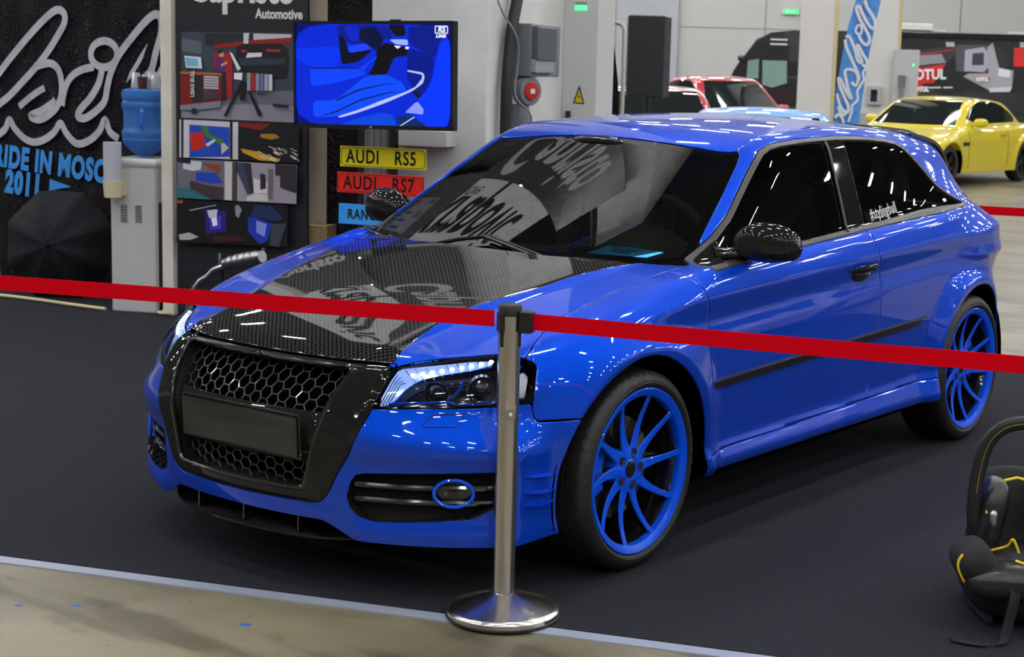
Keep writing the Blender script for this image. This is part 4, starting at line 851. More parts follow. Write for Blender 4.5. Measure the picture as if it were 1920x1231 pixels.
TV_ART = [('0228d8', [(-0.482, 0.273), (0.467, 0.268), (0.471, -0.272), (-0.48, -0.272)]), ('0133f5', [(-0.471, 0.142), (-0.214, 0.153), (-0.19, 0.107), (-0.215, 0.044), (-0.398, 0.042), (-0.471, 0.089)]), ('0a1a90', [(-0.226, 0.268), (0.096, 0.265), (0.132, 0.196), (0.037, 0.191), (-0.082, 0.159), (-0.166, 0.174), (-0.202, 0.211)]), ('0626c4', [(-0.178, 0.257), (-0.082, 0.263), (-0.082, 0.18), (-0.13, 0.18)]), ('07103a', [(-0.076, 0.247), (0.013, 0.257), (0.073, 0.191), (0.037, 0.124), (-0.034, 0.165), (-0.076, 0.19)]), ('0a0d1e', [(-0.208, 0.221), (-0.166, 0.19), (-0.154, 0.143), (-0.142, 0.117), (0.008, 0.139), (-0.082, 0.071), (-0.19, 0.055)]), ('1a46ff', [(-0.148, 0.154), (-0.04, 0.172), (-0.004, 0.139), (-0.142, 0.117)]), ('0c0c12', [(0.025, 0.123), (0.073, 0.175), (0.214, 0.15), (0.214, 0.104), (0.132, 0.098), (0.091, 0.005), (-0.028, 0.001), (0.013, 0.056)]), ('9fb4ff', [(0.102, 0.191), (0.214, 0.191), (0.217, 0.16), (0.143, 0.165)]), ('0a0c18', [(0.09, 0.268), (0.196, 0.268), (0.202, 0.211), (0.143, 0.206)]), ('031a8c', [(0.219, 0.263), (0.467, 0.263), (0.405, 0.181), (0.376, 0.09), (0.219, 0.171)]), ('02198f', [(0.214, 0.15), (0.376, 0.1), (0.354, -0.043), (0.29, -0.116), (0.208, -0.014)]), ('0137ff', [(0.41, 0.181), (0.468, 0.192), (0.471, -0.27), (0.274, -0.271), (0.273, -0.132), (0.331, -0.074), (0.371, 0.008)]), ('0a44ff', [(-0.385, 0.053), (-0.082, 0.035), (0.025, 0.087), (0.031, 0.108), (-0.046, 0.035), (-0.034, 0.004), (-0.264, -0.051), (-0.38, -0.063)]), ('0b4cff', [(-0.368, -0.142), (-0.221, -0.134), (-0.034, -0.001), (0.085, 0.005), (0.185, -0.035), (0.208, -0.081), (0.037, -0.151), (-0.216, -0.224), (-0.362, -0.232)]), ('06154a', [(-0.224, -0.132), (-0.082, -0.075), (0.085, -0.042), (0.173, -0.043), (0.085, -0.047), (-0.082, -0.083), (-0.221, -0.14)]), ('06154a', [(-0.375, -0.238), (-0.222, -0.195), (-0.082, -0.132), (0.097, -0.088), (0.185, -0.084), (0.097, -0.094), (-0.082, -0.14), (-0.222, -0.203)]), ('06154a', [(-0.404, 0.042), (-0.082, 0.04), (-0.028, 0.009), (-0.082, 0.035), (-0.367, 0.032)]), ('b8c8ff', [(-0.216, -0.224), (-0.082, -0.185), (0.067, -0.13), (0.185, -0.092), (0.261, -0.06), (0.302, -0.013), (0.302, 0.007), (0.214, 0.022), (0.214, 0.031), (0.307, 0.018), (0.318, -0.003), (0.308, -0.039), (0.244, -0.081), (0.085, -0.145), (-0.083, -0.2), (-0.191, -0.229)]), ('0846e0', [(-0.216, -0.266), (0.037, -0.198), (0.126, -0.207), (0.156, -0.269)]), ('101620', [(0.238, -0.081), (0.267, -0.075), (0.296, -0.106), (0.279, -0.122)]), ('8c9cff', [(0.2, -0.195), (0.273, -0.132), (0.314, -0.178), (0.308, -0.204), (0.232, -0.197)]), ('0a2a66', [(0.15, -0.217), (0.221, -0.205), (0.344, -0.267), (0.162, -0.269)]), ('a8d4ff', [(0.162, -0.269), (0.256, -0.215), (0.262, -0.219), (0.177, -0.268)]), ('e8ecff', [(0.132, 0.16), (0.179, 0.155), (0.155, 0.14)]), ('e8ecff', [(0.202, 0.153), (0.225, 0.153), (0.222, 0.14), (0.202, 0.14)])]
FLAG_OUT = [(-0.051, 2.814), (0.297, 2.821), (0.221, 2.456), (0.157, 2.088), (0.104, 1.718), (0.067, 1.283), (0.047, 0.996), (-0.261, 1.035), (-0.237, 1.397), (-0.196, 1.77), (-0.142, 2.141), (-0.067, 2.448)]
FLAG_STROKES = [([(0.037, 2.451), (0.065, 2.369), (0.143, 2.264), (0.172, 2.181), (0.145, 2.126), (0.088, 2.179), (0.022, 2.284), (-0.018, 2.366), (-0.049, 2.378), (-0.052, 2.33), (-0.011, 2.236), (0.055, 2.13), (0.116, 2.012), (0.09, 1.94), (0.028, 1.974), (-0.012, 2.044)], 0.0125), ([(-0.051, 2.103), (-0.03, 2.157), (-0.0, 2.158), (0.021, 2.105), (0.005, 2.063), (-0.031, 2.062), (-0.051, 2.103)], 0.0096), ([(-0.161, 2.016), (-0.12, 2.029), (-0.051, 1.887), (-0.008, 1.757), (0.042, 1.734), (0.014, 1.805), (-0.028, 1.9), (-0.012, 1.931), (0.048, 1.83), (0.101, 1.748), (0.093, 1.688), (0.049, 1.71)], 0.0116), ([(-0.166, 1.992), (-0.149, 1.909), (-0.067, 1.743), (0.001, 1.612), (0.023, 1.541)], 0.0116), ([(0.105, 1.688), (0.061, 1.614), (0.077, 1.543), (0.034, 1.457), (0.007, 1.395), (0.018, 1.299), (-0.039, 1.236), (-0.046, 1.151), (-0.076, 1.041)], 0.0096), ([(-0.136, 1.56), (-0.146, 1.632), (-0.098, 1.651), (-0.024, 1.624), (0.011, 1.54), (-0.015, 1.467), (-0.066, 1.502)], 0.0116), ([(-0.136, 1.56), (-0.097, 1.416), (-0.055, 1.321), (-0.08, 1.332), (-0.133, 1.415), (-0.188, 1.522), (-0.219, 1.539), (-0.196, 1.449), (-0.127, 1.306), (-0.086, 1.222), (-0.094, 1.149), (-0.138, 1.172)], 0.0116), ([(-0.228, 1.363), (-0.184, 1.231), (-0.118, 1.136), (-0.154, 1.123), (-0.208, 1.218)], 0.0106), ([(-0.237, 1.083), (-0.202, 1.121), (-0.152, 1.086), (-0.129, 1.014)], 0.0106)]
DARKFLAG_OUT = [(-0.106, 2.074), (0.017, 2.077), (0.02, 1.871), (0.011, 1.825), (0.038, 1.671), (0.066, 1.474), (0.076, 1.204), (-0.103, 1.198), (-0.1, 1.54)]
DARKFLAG_BLUE = [(-0.103, 2.074), (0.015, 2.077), (0.018, 1.892), (-0.098, 1.899)]
DARKFLAG_STROKES = [([(-0.098, 1.596), (-0.072, 1.703), (-0.04, 1.817), (-0.024, 1.782), (-0.03, 1.641), (-0.045, 1.527), (-0.059, 1.413), (-0.089, 1.334), (-0.08, 1.263), (-0.06, 1.321), (-0.037, 1.414), (-0.024, 1.358), (-0.01, 1.266), (-0.058, 1.264)], 0.0065), ([(-0.055, 1.633), (-0.067, 1.541), (-0.078, 1.441)], 0.0044)]
MH_OUT = [(-0.1, 1.62), (0.05, 1.87), (0.21, 2.07), (0.48, 2.45), (0.84, 2.64), (1.53, 2.72)]
MH_WIN = [[(0.28, 1.89), (0.57, 1.94), (0.58, 1.43), (0.26, 1.42)], [(0.67, 1.91), (1.31, 1.91), (1.34, 1.33), (0.95, 1.2), (0.69, 1.27)]]
MH_ART = [('2a2a30', [(4.55, 2.25), (5.65, 2.44), (5.67, 2.2), (5.44, 1.99), (4.69, 1.85)]), ('8d9096', [(4.7, 2.15), (5.31, 2.21), (5.44, 1.99), (5.01, 1.94), (4.71, 1.89)]), ('d01c18', [(4.58, 1.8), (5.43, 1.96), (5.26, 1.67), (5.16, 1.46), (4.6, 1.4)]), ('c01a1a', [(4.69, 2.19), (5.64, 2.35), (5.64, 2.32), (4.7, 2.16)]), ('c02020', [(4.7, 1.41), (4.89, 1.41), (4.88, 1.23), (4.71, 1.23)]), ('4a4a52', [(5.65, 2.46), (6.44, 2.48), (6.49, 1.76), (5.7, 1.78)]), ('a8a4b8', [(5.9, 2.33), (6.37, 2.42), (6.5, 2.26), (6.56, 1.95), (6.41, 1.78), (5.91, 1.79)]), ('32323c', [(6.1, 2.25), (6.38, 2.28), (6.4, 1.96), (6.1, 1.95)]), ('9da0a6', [(6.45, 2.42), (6.59, 2.54), (6.79, 1.91), (7.16, 1.84), (7.15, 1.37), (6.6, 1.31), (5.9, 1.65), (6.02, 1.73), (6.53, 1.75)]), ('1a1a20', [(6.67, 2.51), (6.93, 2.28), (7.03, 1.92), (6.79, 1.91)]), ('c02020', [(6.2, 1.64), (6.58, 1.65), (6.58, 1.55), (6.19, 1.54)]), ('d8dade', [(6.78, 1.89), (7.08, 1.84), (7.08, 1.66), (6.78, 1.69)]), ('c8cace', [(6.56, 1.37), (7.14, 1.43), (7.11, 1.3), (6.6, 1.27)]), ('d01c18', [(7.13, 2.42), (7.66, 2.44), (7.7, 1.94), (7.15, 1.95)]), ('b8b8bc', [(5.4, 2.52), (5.62, 2.52), (5.62, 2.4), (5.41, 2.41)]), ('b8b8bc', [(7.27, 2.57), (7.65, 2.57), (7.66, 2.46), (7.28, 2.44)]), ('c8c8cc', [(4.89, 1.35), (5.34, 1.37), (5.35, 1.33), (4.89, 1.31)]), ('c8c8cc', [(5.4, 1.37), (5.64, 1.38), (5.65, 1.34), (5.41, 1.33)])]
# ---------------- the stand behind the car ----------------
_cm = {}
def lin(h):
    c = [int(h[i:i+2], 16)/255 for i in (0, 2, 4)]
    return tuple((v/12.92 if v <= .04045 else ((v+.055)/1.055)**2.4) for v in c)
def cm(h, rough=.5, glow=0.):
    k = (h, rough, glow)
    if k not in _cm:
        c = lin(h); _cm[k] = mat('print_'+h, c if not glow else (0, 0, 0), rough, emit=c if glow else None, estr=glow)
    return _cm[k]
def art(name, layers, X, parent, dz=.0005, rough=.45, glow=0., z0=.0):
    """flat printed picture: coloured shapes, each layer a hair above the last"""
    b = MB(); keys = []
    for i, (c, p) in enumerate(layers):
        if c not in keys: keys.append(c)
        b.add([(u, v, z0+dz*(i+1)) for u, v in p], [list(range(len(p)))], keys.index(c), X)
    o = b.build(name, [cm(k, rough, glow) for k in keys], parent)
    bm = bmesh.new(); bm.from_mesh(o.data); bmesh.ops.triangulate(bm, faces=bm.faces)
    nz = X.to_3x3() @ Vector((0, 0, 1))
    for f in bm.faces:
        if f.normal.dot(nz) < 0: f.normal_flip()
    bm.to_mesh(o.data); bm.free(); return o
def round_corners(p, f=.22):
    """polygon with eased corners"""
    p = np.array(p, float); o = []
    for i in range(len(p)):
        a, b, c = p[i-1], p[i], p[(i+1) % len(p)]; q0, q1 = b+(a-b)*f, b+(c-b)*f
        for t in (0, .33, .67, 1): o.append(tuple(q0*(1-t)**2+2*b*t*(1-t)+q1*t*t))
    return o
def smooth_path(p, n=5):
    p = [np.array(q, float) for q in p]; closed = np.linalg.norm(p[0]-p[-1]) < 1e-4; out = []
    for i in range(len(p)-1):
        p0 = p[i-1] if i else (p[-2] if closed else p[0]); p1, p2 = p[i], p[i+1]; p3 = p[i+2] if i+2 < len(p) else (p[1] if closed else p[-1])
        for t in np.arange(n)/n: out.append(.5*((2*p1)+(-p0+p2)*t+(2*p0-5*p1+4*p2-p3)*t*t+(-p0+3*p1-3*p2+p3)*t**3))
    out.append(p[-1]); return np.array(out)
def stroke(b, pts, w, X, z, taper=False, mi=0):
    q = smooth_path(pts); d = np.gradient(q, axis=0); d /= np.maximum(np.linalg.norm(d, axis=1)[:, None], 1e-9); nrm = np.stack([-d[:, 1], d[:, 0]], 1)
    k = len(q); ww = np.full(k, w); 
    if taper: ww = w*np.clip(np.minimum(np.arange(k), np.arange(k)[::-1])/(k*.25), .25, 1)
    V = [(*(q[i]+s*nrm[i]*ww[i]), z) for i in range(k) for s in (1, -1)]
    b.add(V, [(2*i, 2*i+1, 2*i+3, 2*i+2) for i in range(k-1)], mi, X)
def floral(name, c1, c2, sc=7.):
    m = mat(name, c1, .7, spec=.1); N, L = nodes(m); b = N['Principled BSDF']; tc = N.new('ShaderNodeTexCoord')
    nz = N.new('ShaderNodeTexNoise'); nz.inputs['Scale'].default_value = sc*.55; nz.inputs['Detail'].default_value = 2
    mx = N.new('ShaderNodeMixRGB'); mx.blend_type = 'ADD'; mx.inputs[0].default_value = .55
    L.new(tc.outputs['Object'], nz.inputs['Vector']); L.new(tc.outputs['Object'], mx.inputs[1]); L.new(nz.outputs['Color'], mx.inputs[2])
    v = N.new('ShaderNodeTexVoronoi'); v.feature = 'DISTANCE_TO_EDGE'; v.inputs['Scale'].default_value = sc; L.new(mx.outputs[0], v.inputs['Vector'])
    w = N.new('ShaderNodeMath'); w.operation = 'PINGPONG'; w.inputs[1].default_value = .07; L.new(v.outputs['Distance'], w.inputs[0])
    r = N.new('ShaderNodeValToRGB'); e = r.color_ramp.elements; e[0].position = .0; e[0].color = (*c2, 1); e[1].position = .022; e[1].color = (*c1, 1)
    L.new(w.outputs[0], r.inputs[0]); L.new(r.outputs[0], b.inputs['Base Color']); return m
def build_stand():
    M['floral'] = floral('floral_fabric', (.0055, .005, .0065), (.052, .041, .045))
    M['script'] = noisy(mat('script_print', (.40, .40, .44), .65), 9, (.38, .38, .42), (.50, .50, .55))
    M['bluetext'] = mat('blue_print', (.035, .27, .72), .6)
    # --- banner with folds
    bo = Vector((-4.2, 2.85, 0)); X = frame_mx(bo, (.995, .1, 0))
    ban = empty('banner', bo, 0, 'black floral fabric banner with large grey script lettering behind the water dispenser', 'banner')
    b = MB(); nu, nv = 80, 60; V = []
    for i in range(nu+1):
        for j in range(nv+1):
            u = -2.75+2.55*i/nu; z = .012+3.0*j/nv; V.append((u, z, .010*math.sin(u*9+z*2.2)+.007*math.sin(u*23-z*5)+.006*math.sin(z*14+u*6)-.02))
    b.add(V, [(i*(nv+1)+j, (i+1)*(nv+1)+j, (i+1)*(nv+1)+j+1, i*(nv+1)+j+1) for i in range(nu) for j in range(nv)], 0, X)
    Xi = Matrix.Translation(-bo)
    def loc(o):
        for v in o.data.vertices: v.co -= bo
        return o
    loc(b.build('fabric', M['floral'], ban, smooth=True))
    b = MB()
    for i, (p, w) in enumerate(BANNER_STROKES): stroke(b, p, w*1.15, X, .006+.0004*i, i in (6,))
    loc(b.build('script_lettering', M['script'], ban))
    Xt = X @ Matrix.Translation((-1.455, .814, .008)) @ Matrix.Rotation(-.055, 4, 'Z')
    loc(lettering('lettering', 'RIDE IN MOSCOW', .200, Xt, M['bluetext'], ban, sx=.74, bold=.0105, shear=.12, space=1.13))
    Xt = X @ Matrix.Translation((-1.853, .667, .008)) @ Matrix.Rotation(-.055, 4, 'Z')
    loc(lettering('lettering', '2011', .205, Xt, M['bluetext'], ban, sx=.76, bold=.0125, shear=.12, space=1.15))
    b = MB(); b.add([(u, v, .008) for u, v in BANNER_TRI], [(0, 2, 1)], 0, X); loc(b.build('arrow_mark', M['bluetext'], ban))
    # --- white post beside the panel
    wp = noisy(mat('cream_paint', (.6, .57, .50), .55), 5, (.56, .53, .46), (.68, .65, .57))
    a = Vector((.944, .331, 0)).normalized(); rz = math.atan2(a.y, a.x); n = Vector((a.y, -a.x, 0))
    def slab(name, o, u0, u1, z0, z1, d0, d1, m, parent=None, bev=0.):
        """box on a sheet through o running along a; d is the distance towards the camera side"""
        b = MB(); c = Vector(o)+a*((u0+u1)/2)+n*((d0+d1)/2); b.box((c.x, c.y, (z0+z1)/2), (u1-u0, abs(d1-d0), z1-z0), 0, None, rz); return b.build(name, m, parent, bev=bev)
    PO = Vector((-4.238, 2.42, 0)); BO = Vector((-4.238-.331*.18, 2.42+.944*.18, 0))
    tag(slab('post', PO, -.045, .028, .004, 3.2, -.03, .03, wp), 'cream painted upright post between dispenser and picture panel', 'post')
    # --- picture panel
    pn = empty('display_panel', PO, 0, 'tall black exhibition panel with white lettering and workshop photographs', 'display panel')
    pm = noisy(mat('panel_black', (.014, .015, .019), .4), 60, (.012, .013, .017), (.019, .020, .025))
    def rel(o, base):
        for v in o.data.vertices: v.co -= base
        return o
    rel(slab('board', PO, .040, .905, .004, 3.15, -.03, .0, pm, pn), PO)
    XP = frame_mx(PO+n*.002, a)
    rel(art('workshop_photos', POSTER_ART, XP, pn), PO)
    rel(lettering('title_lettering', 'Capristo', .30, XP @ Matrix.Translation((.475, 1.985, .001)), M['white'], pn, sx=.66, bold=.012), PO)
    rel(lettering('lettering', 'Automotive', .078, XP @ Matrix.Translation((.722, 1.822, .001)), M['white'], pn, sx=.80, bold=.0025), PO)
    rel(lettering('lettering', 'USAG BULL', .034, XP @ Matrix.Translation((.168, 1.405, .026)) @ Matrix.Rotation(math.pi/2, 4, 'Z'), M['white'], pn, sx=.9, bold=.001), PO)
    # --- exhaust on show in front of it
    XO = PO-Vector((-.331, .944, 0)).normalized()*.35; XE = frame_mx(XO, a)
    ex = empty('exhaust', XO, 0, 'polished steel exhaust with ribbed silencer displayed low in front of the picture panel', 'exhaust')
    b = MB(); b.tube([XE @ Vector(p) for p in smooth_path([(.30, .03, 0), (.33, .15, 0), (.357, .22, .0), (.40, .275, 0), (.442, .301, 0), (.484, .342, 0), (.536, .364, 0), (.587, .380, 0)])], .020, 12); rel(b.build('pipe', M['silver'], ex, smooth=True), XO)
    b = MB(); pr = []; 
    for i in range(25): t = i/24; pr.append((.030+.012*math.sin(t*math.pi)**.5+.004*(i % 4 == 0), t*.31))
    Xs = XE @ Matrix.Translation((.56, .385, 0)) @ Matrix.Rotation(math.radians(72), 4, Vector((-.25, 1, 0)).normalized()); b.lathe(pr, 20, 0, Xs, caps=True); rel(b.build('silencer', M['silver'], ex, smooth=True), XO)
    for u, z in ((.522, .375), (.803, .424)):
        b = MB(); b.tube([XE @ Vector((u, z+.07, 0)), XE @ Vector((u, z-.0, 0))], .009, 8); rel(b.build('bracket', M['silver'], ex, smooth=True), XO)
        b = MB(); b.tube([XE @ Vector((u, z, -.02)), XE @ Vector((u, .005, -.05))], .010, 8); rel(b.build('stand_leg', M['black_satin'], ex, smooth=True), XO)
    # --- beige post, tan box, dark floral board
    bp = noisy(mat('beige_post', (.46, .41, .30), .6), 3, (.43, .38, .27), (.50, .45, .33))
    tag(slab('post', BO, .832, .945, .004, 3.3, -.10, .0, bp), 'broad beige post right of the picture panel, behind the television', 'post')
    tn = noisy(mat('chipboard', (.22, .15, .07), .8), 90, (.17, .11, .05), (.28, .20, .10))
    tag(slab('wooden_box', BO, .80, 1.015, .004, .60, .005, .145, tn, bev=.004), 'tan chipboard box standing at the foot of the beige post', 'box')
    tag(slab('fabric_board', BO, .945, 1.222, .004, 3.3, -.02, .0, M['floral']), 'narrow black floral board behind the number plates', 'board')
    # --- perforated board with posts
    pf = mat('perforated_steel', (.30, .30, .31), .4, .6); N, L = nodes(pf); tc = N.new('ShaderNodeTexCoord'); vo = N.new('ShaderNodeTexVoronoi'); vo.inputs['Scale'].default_value = 75; vo.inputs['Randomness'].default_value = 0
    r = N.new('ShaderNodeValToRGB'); r.color_ramp.elements[0].position = .30; r.color_ramp.elements[0].color = (.015, .015, .016, 1); r.color_ramp.elements[1].position = .36; r.color_ramp.elements[1].color = (.28, .28, .29, 1)
    L.new(tc.outputs['Object'], vo.inputs['Vector']); L.new(vo.outputs['Distance'], r.inputs[0]); L.new(r.outputs[0], N['Principled BSDF'].inputs['Base Color'])
    st = empty('tv_stand', BO+a*1.31, 0, 'perforated steel stand with black posts carrying the television', 'stand'); SB = BO+a*1.31
    rel(slab('perforated_sheet', BO, 1.235, 1.40, .35, 1.35, .10, .11, pf, st), SB); rel(slab('upright', BO, 1.40, 1.44, .004, 1.75, .08, .12, M['black_satin'], st), SB); rel(slab('upright', BO, 1.20, 1.235, .004, 1.75, .08, .12, M['black_satin'], st), SB)
    rel(slab('foot_plate', BO, 1.10, 1.54, .004, .03, .03, .42, M['black_satin'], st), SB); rel(slab('bracket_arm', BO, 1.28, 1.36, 1.42, 1.58, .12, .50, M['black_satin'], st), SB)
    # --- television
    c = Vector((-2.5606, 2.3935, 1.4961)); y_, p_, r_ = .2507, -.0166, .0209
    aa = Vector((math.cos(y_), math.sin(y_), 0)); nn = Vector((aa.y, -aa.x, 0)); u2 = Vector((0, 0, 1))*math.cos(p_)+nn*math.sin(p_); a2 = aa*math.cos(r_)+u2*math.sin(r_); u3 = u2*math.cos(r_)-aa*math.sin(r_); n3 = a2.cross(u3)
    XT = Matrix((a2, u3, n3)).transposed().to_4x4()
    tv = empty('television', c, 0, 'wide black television showing a blue car interior', 'television')
    b = MB(); b.box((0, 0, -.03), (.972, .578, .05)); b.V = [tuple(XT @ Vector(v)) for v in b.V]; b.build('casing', M['black_gloss'], tv, bev=.004)
    b = MB()
    for cc, d in (((0, .281, .002), (.972, .014, .014)), ((0, -.277, .002), (.972, .022, .014)), ((-.480, 0, .002), (.012, .56, .014)), ((.480, 0, .002), (.012, .56, .014))): b.box(cc, d, 0, XT)
    b.build('bezel', M['black_gloss'], tv)
    art('screen', [('020d70', [(-.474, -.267), (.474, -.267), (.474, .275), (-.474, .275)])]+[(c_, round_corners(p)) for c_, p in TV_ART], XT, tv, .0002, .2, 1.0, .0)
    w1 = cm('eef2ff', .5, 1.1); XL = XT @ Matrix.Translation((.417, .241, .0075)); b = MB()
    for cc, d in (((0, .019, 0), (.074, .0045, .0006)), ((0, -.017, 0), (.074, .0045, .0006)), ((-.036, 0, 0), (.0045, .036, .0006)), ((.036, 0, 0), (.0045, .036, .0006))): b.box(cc, d, 0, XL)
    b.build('logo_frame', w1, tv)
    lettering('logo_lettering', 'RS', .040, XL @ Matrix.Translation((0, .001, 0)), w1, tv, sx=1.0, bold=.0012, shear=.15)
    lettering('logo_lettering', 'LINE', .022, XL @ Matrix.Translation((-.004, -.033, 0)), w1, tv, sx=1.15, bold=.0012, shear=.15, space=1.15)
    lettering('maker_lettering', 'LG', .013, XT @ Matrix.Translation((-.005, -.2775, .0095)), M['white'], tv)
    b = MB(); b.box((.13, .292, -.02), (.06, .010, .02), 0, XT); b.build('sensor_bar', M['black_satin'], tv)
    # hanging lead
    b = MB(); q = [BO+a*u+n*.40+Vector((0, 0, z)) for u, z in ((1.523, 1.23), (1.521, 1.10), (1.519, 1.0), (1.508, .85), (1.500, .72), (1.49, .40), (1.56, .02))]
    b.tube(smooth_path(q), .005, 6); tag(b.build('cable', M['rubber'], smooth=True), 'thin black lead hanging below the television', 'cable')
    # --- the three plates
    for nm, col, txt, cc, (yw, pt, rl), lab in (('yellow', (.97, .79, .008), 'AUDI RS5', (-2.664, 2.595, 1.042), (.3356, -.004, .0), 'yellow show number plate, topmost of the three under the television'),
            ('red', (.92, .014, .010), 'AUDI RS7', (-2.700, 2.615, .892), (.3724, .04, -.012), 'red show number plate hanging below the yellow one'),
            ('blue', (.04, .36, .95), 'RANGE', (-2.690, 2.620, .715), (.380, .05, -.012), 'light blue show number plate, lowest of the three, partly behind the car')):
        aa = Vector((math.cos(yw), math.sin(yw), 0)); nn = Vector((aa.y, -aa.x, 0)); u2 = Vector((0, 0, 1))*math.cos(pt)+nn*math.sin(pt); a2 = aa*math.cos(rl)+u2*math.sin(rl); u3 = a2.cross(aa.cross(Vector((0, 0, 1)))).normalized(); n3 = aa.cross(Vector((0, 0, 1))).normalized(); u3 = n3.cross(a2).normalized()
        XN = Matrix((a2, u3, n3)).transposed().to_4x4(); p = empty('number_plate', cc, 0, lab, 'number plate')
        pm_ = mat('plate_'+nm, col, .35, 0, .3); b = MB(); b.box((0, 0, 0), (.52, .115, .003), 0, XN); b.build('sheet', pm_, p, bev=.001)
        b = MB(); ring = [(.252*math.copysign(min(abs(math.cos(t))**.12, 1), math.cos(t)), .0505*math.copysign(min(abs(math.sin(t))**.25, 1), math.sin(t)), .002) for t in np.linspace(0, 2*math.pi, 48, endpoint=False)]
        b.tube(ring, .0018, 5, 0, XN, closed=True); b.build('raised_border', M['rubber'] if nm != 'blue' else pm_, p, smooth=True)
        for wd_, uu in ((txt.split()[0], -.122 if nm != 'blue' else -.105),)+(((txt.split()[1], .135),) if nm != 'blue' else ()):
            lettering('lettering', wd_, .106 if nm != 'blue' else .078, XN @ Matrix.Translation((uu, -.002, .0022)), M['black_matte'], p, sx=.74, bold=.0020, space=1.12)
        b = MB(); b.tube([(0, 0, -.001), (0, .0, -.30 if nm == 'yellow' else -.27)], .006, 6, 0, XN); b.build('hanger', M['silver'], p)
    # --- column with socket box and cabinet
    colm = noisy(mat('column_paint', (.60, .60, .58), .65), 2.2, (.56, .56, .54), (.68, .68, .66), bump=.15, bscale=18)
    CO = Vector((-2.453, 3.237, 0)); bdir = Vector((-.331, .944, 0)).normalized(); b = MB(); cc = CO-a*.3625+bdir*.72; b.box((cc.x, cc.y, 4.5), (.725, 1.44, 8.99), 0, None, rz)
    tag(b.build('column', colm, bev=.012), kind='structure')
    b = MB(); cc = CO-a*.34-bdir*.07; b.box((cc.x, cc.y, 1.14), (.30, .14, .085), 0, None, rz); tag(b.build('wall_ledge', mat('ledge_white', (.55, .55, .53), .5)), 'short white ledge on the column just under the television', 'ledge')
    XR = frame_mx(CO+a*.002, bdir)                      # right-hand face of the column: x = depth, y = up, z = out
    gy = mat('box_grey', (.16, .175, .19), .45); gl = mat('box_grey_light', (.30, .31, .32), .4); gd = mat('box_grey_dark', (.075, .085, .10), .4)
    jb = empty('junction_box', XR @ Vector((.59, 1.66, 0)), 0, 'grey electrical switch box on the side face of the white column', 'switch box'); J = jb.location.copy()
    def jj(name, c_, d_, m_, par=jb, bev=.008, base=None): b = MB(); b.box(c_, d_, 0, XR); return rel(b.build(name, m_, par, bev=bev), base or J)
    jj('casing', (.60, 1.665, .075), (.56, .31, .15), gy); jj('front_cover', (.51, 1.705, .165), (.36, .20, .05), gd); jj('clear_window', (.51, 1.575, .160), (.36, .085, .04), gl); jj('yellow_label', (.66, 1.79, .152), (.07, .022, .01), mat('label_yellow', (.6, .45, .03), .5), bev=0)
    PL_ = XR @ Vector((.36, 1.40, .12)); pg = empty('power_plug', PL_, 0, 'large grey and red industrial plug under the switch box on the column', 'plug')
    XQ = XR @ Matrix.Translation((.38, 1.425, .10)) @ Matrix.Rotation(math.radians(-30), 4, 'Y')
    b = MB(); b.lathe([(.0, .055), (.050, .055), (.055, .05), (.082, .05), (.088, .035), (.088, -.02), (.06, -.03), (.0, -.03)], 32, 0, XQ); rel(b.build('socket_ring', gy, pg, smooth=True), PL_)
    b = MB(); b.lathe([(.0, .064), (.050, .062), (.053, .052), (.0, .05)], 32, 0, XQ); rel(b.build('red_cap', mat('cap_red', (.50, .012, .012), .4), pg, smooth=True), PL_)
    b = MB(); b.box((0, 0, .066), (.035, .028, .004), 0, XQ); rel(b.build('cap_label', M['white'], pg), PL_)
    b = MB(); b.lathe([(.055, -.0), (.066, -.06), (.066, -.12), (.05, -.17), (.03, -.19), (.0, -.19)], 24, 0, Matrix.Translation(XR @ Vector((.40, 1.345, .06)))); rel(b.build('plug_body', gy, pg, smooth=True), PL_)
    b = MB(); b.tube([XR @ Vector(q) for q in smooth_path([(.40, 1.18, .06), (.40, 1.0, .05), (.41, .5, .04), (.43, .02, .05)])], .020, 10); rel(b.build('plug_lead', M['rubber'], pg, smooth=True), PL_)
    b = MB(); b.tube([XR @ Vector(q) for q in smooth_path([(.40, 2.9, .055), (.36, 2.1, .055), (.25, 1.80, .055), (.18, 1.5, .055), (.17, 1.2, .055), (.17, .6, .055), (.18, .02, .055)])], .035, 12); tag(b.build('power_cable', M['rubber'], smooth=True), 'thick black cable running down the column left of the switch box', 'cable')
    b = MB(); b.tube([XR @ Vector(q) for q in smooth_path([(.03, 2.6, .01), (.06, 2.0, .012), (.20, 1.74, .10), (.235, 1.6, .10), (.20, 1.4, .10), (.26, 1.28, .18), (.42, 1.05, .10), (.47, .5, .03), (.47, .02, .03)])], .006, 6); tag(b.build('wire', mat('wire_grey', (.22, .22, .21), .5), smooth=True), 'thin grey wire looping down the column in front of the switch box', 'wire')
    EO = Vector((-2.921, 4.571, 0)); XC = frame_mx(EO, a); cb = empty('electrical_cabinet', EO, 0, 'tall white electrical cabinet with green lights and a yellow warning triangle', 'cabinet')
    cw = mat('cabinet_white', (.56, .56, .54), .4)
    def cc_(name, c_, d_, m_, bev=.0): b = MB(); b.box(c_, d_, 0, XC); return rel(b.build(name, m_, cb, bev=bev), EO)
    cc_('body', (.118, 1.35, -.20), (.236, 2.69, .40), cw, .004)
    gg = mat('green_glow', (.02, .3, .08), .3, emit=(.05, 1.0, .25), estr=2.5)
    for i in range(4):
        cc_('indicator_light', (.085+.021*i, 1.955, .004), (.012, .030, .012), gg); cc_('light_marker', (.085+.021*i, 1.985, .002), (.010, .016, .004), cm('8a6a30'))
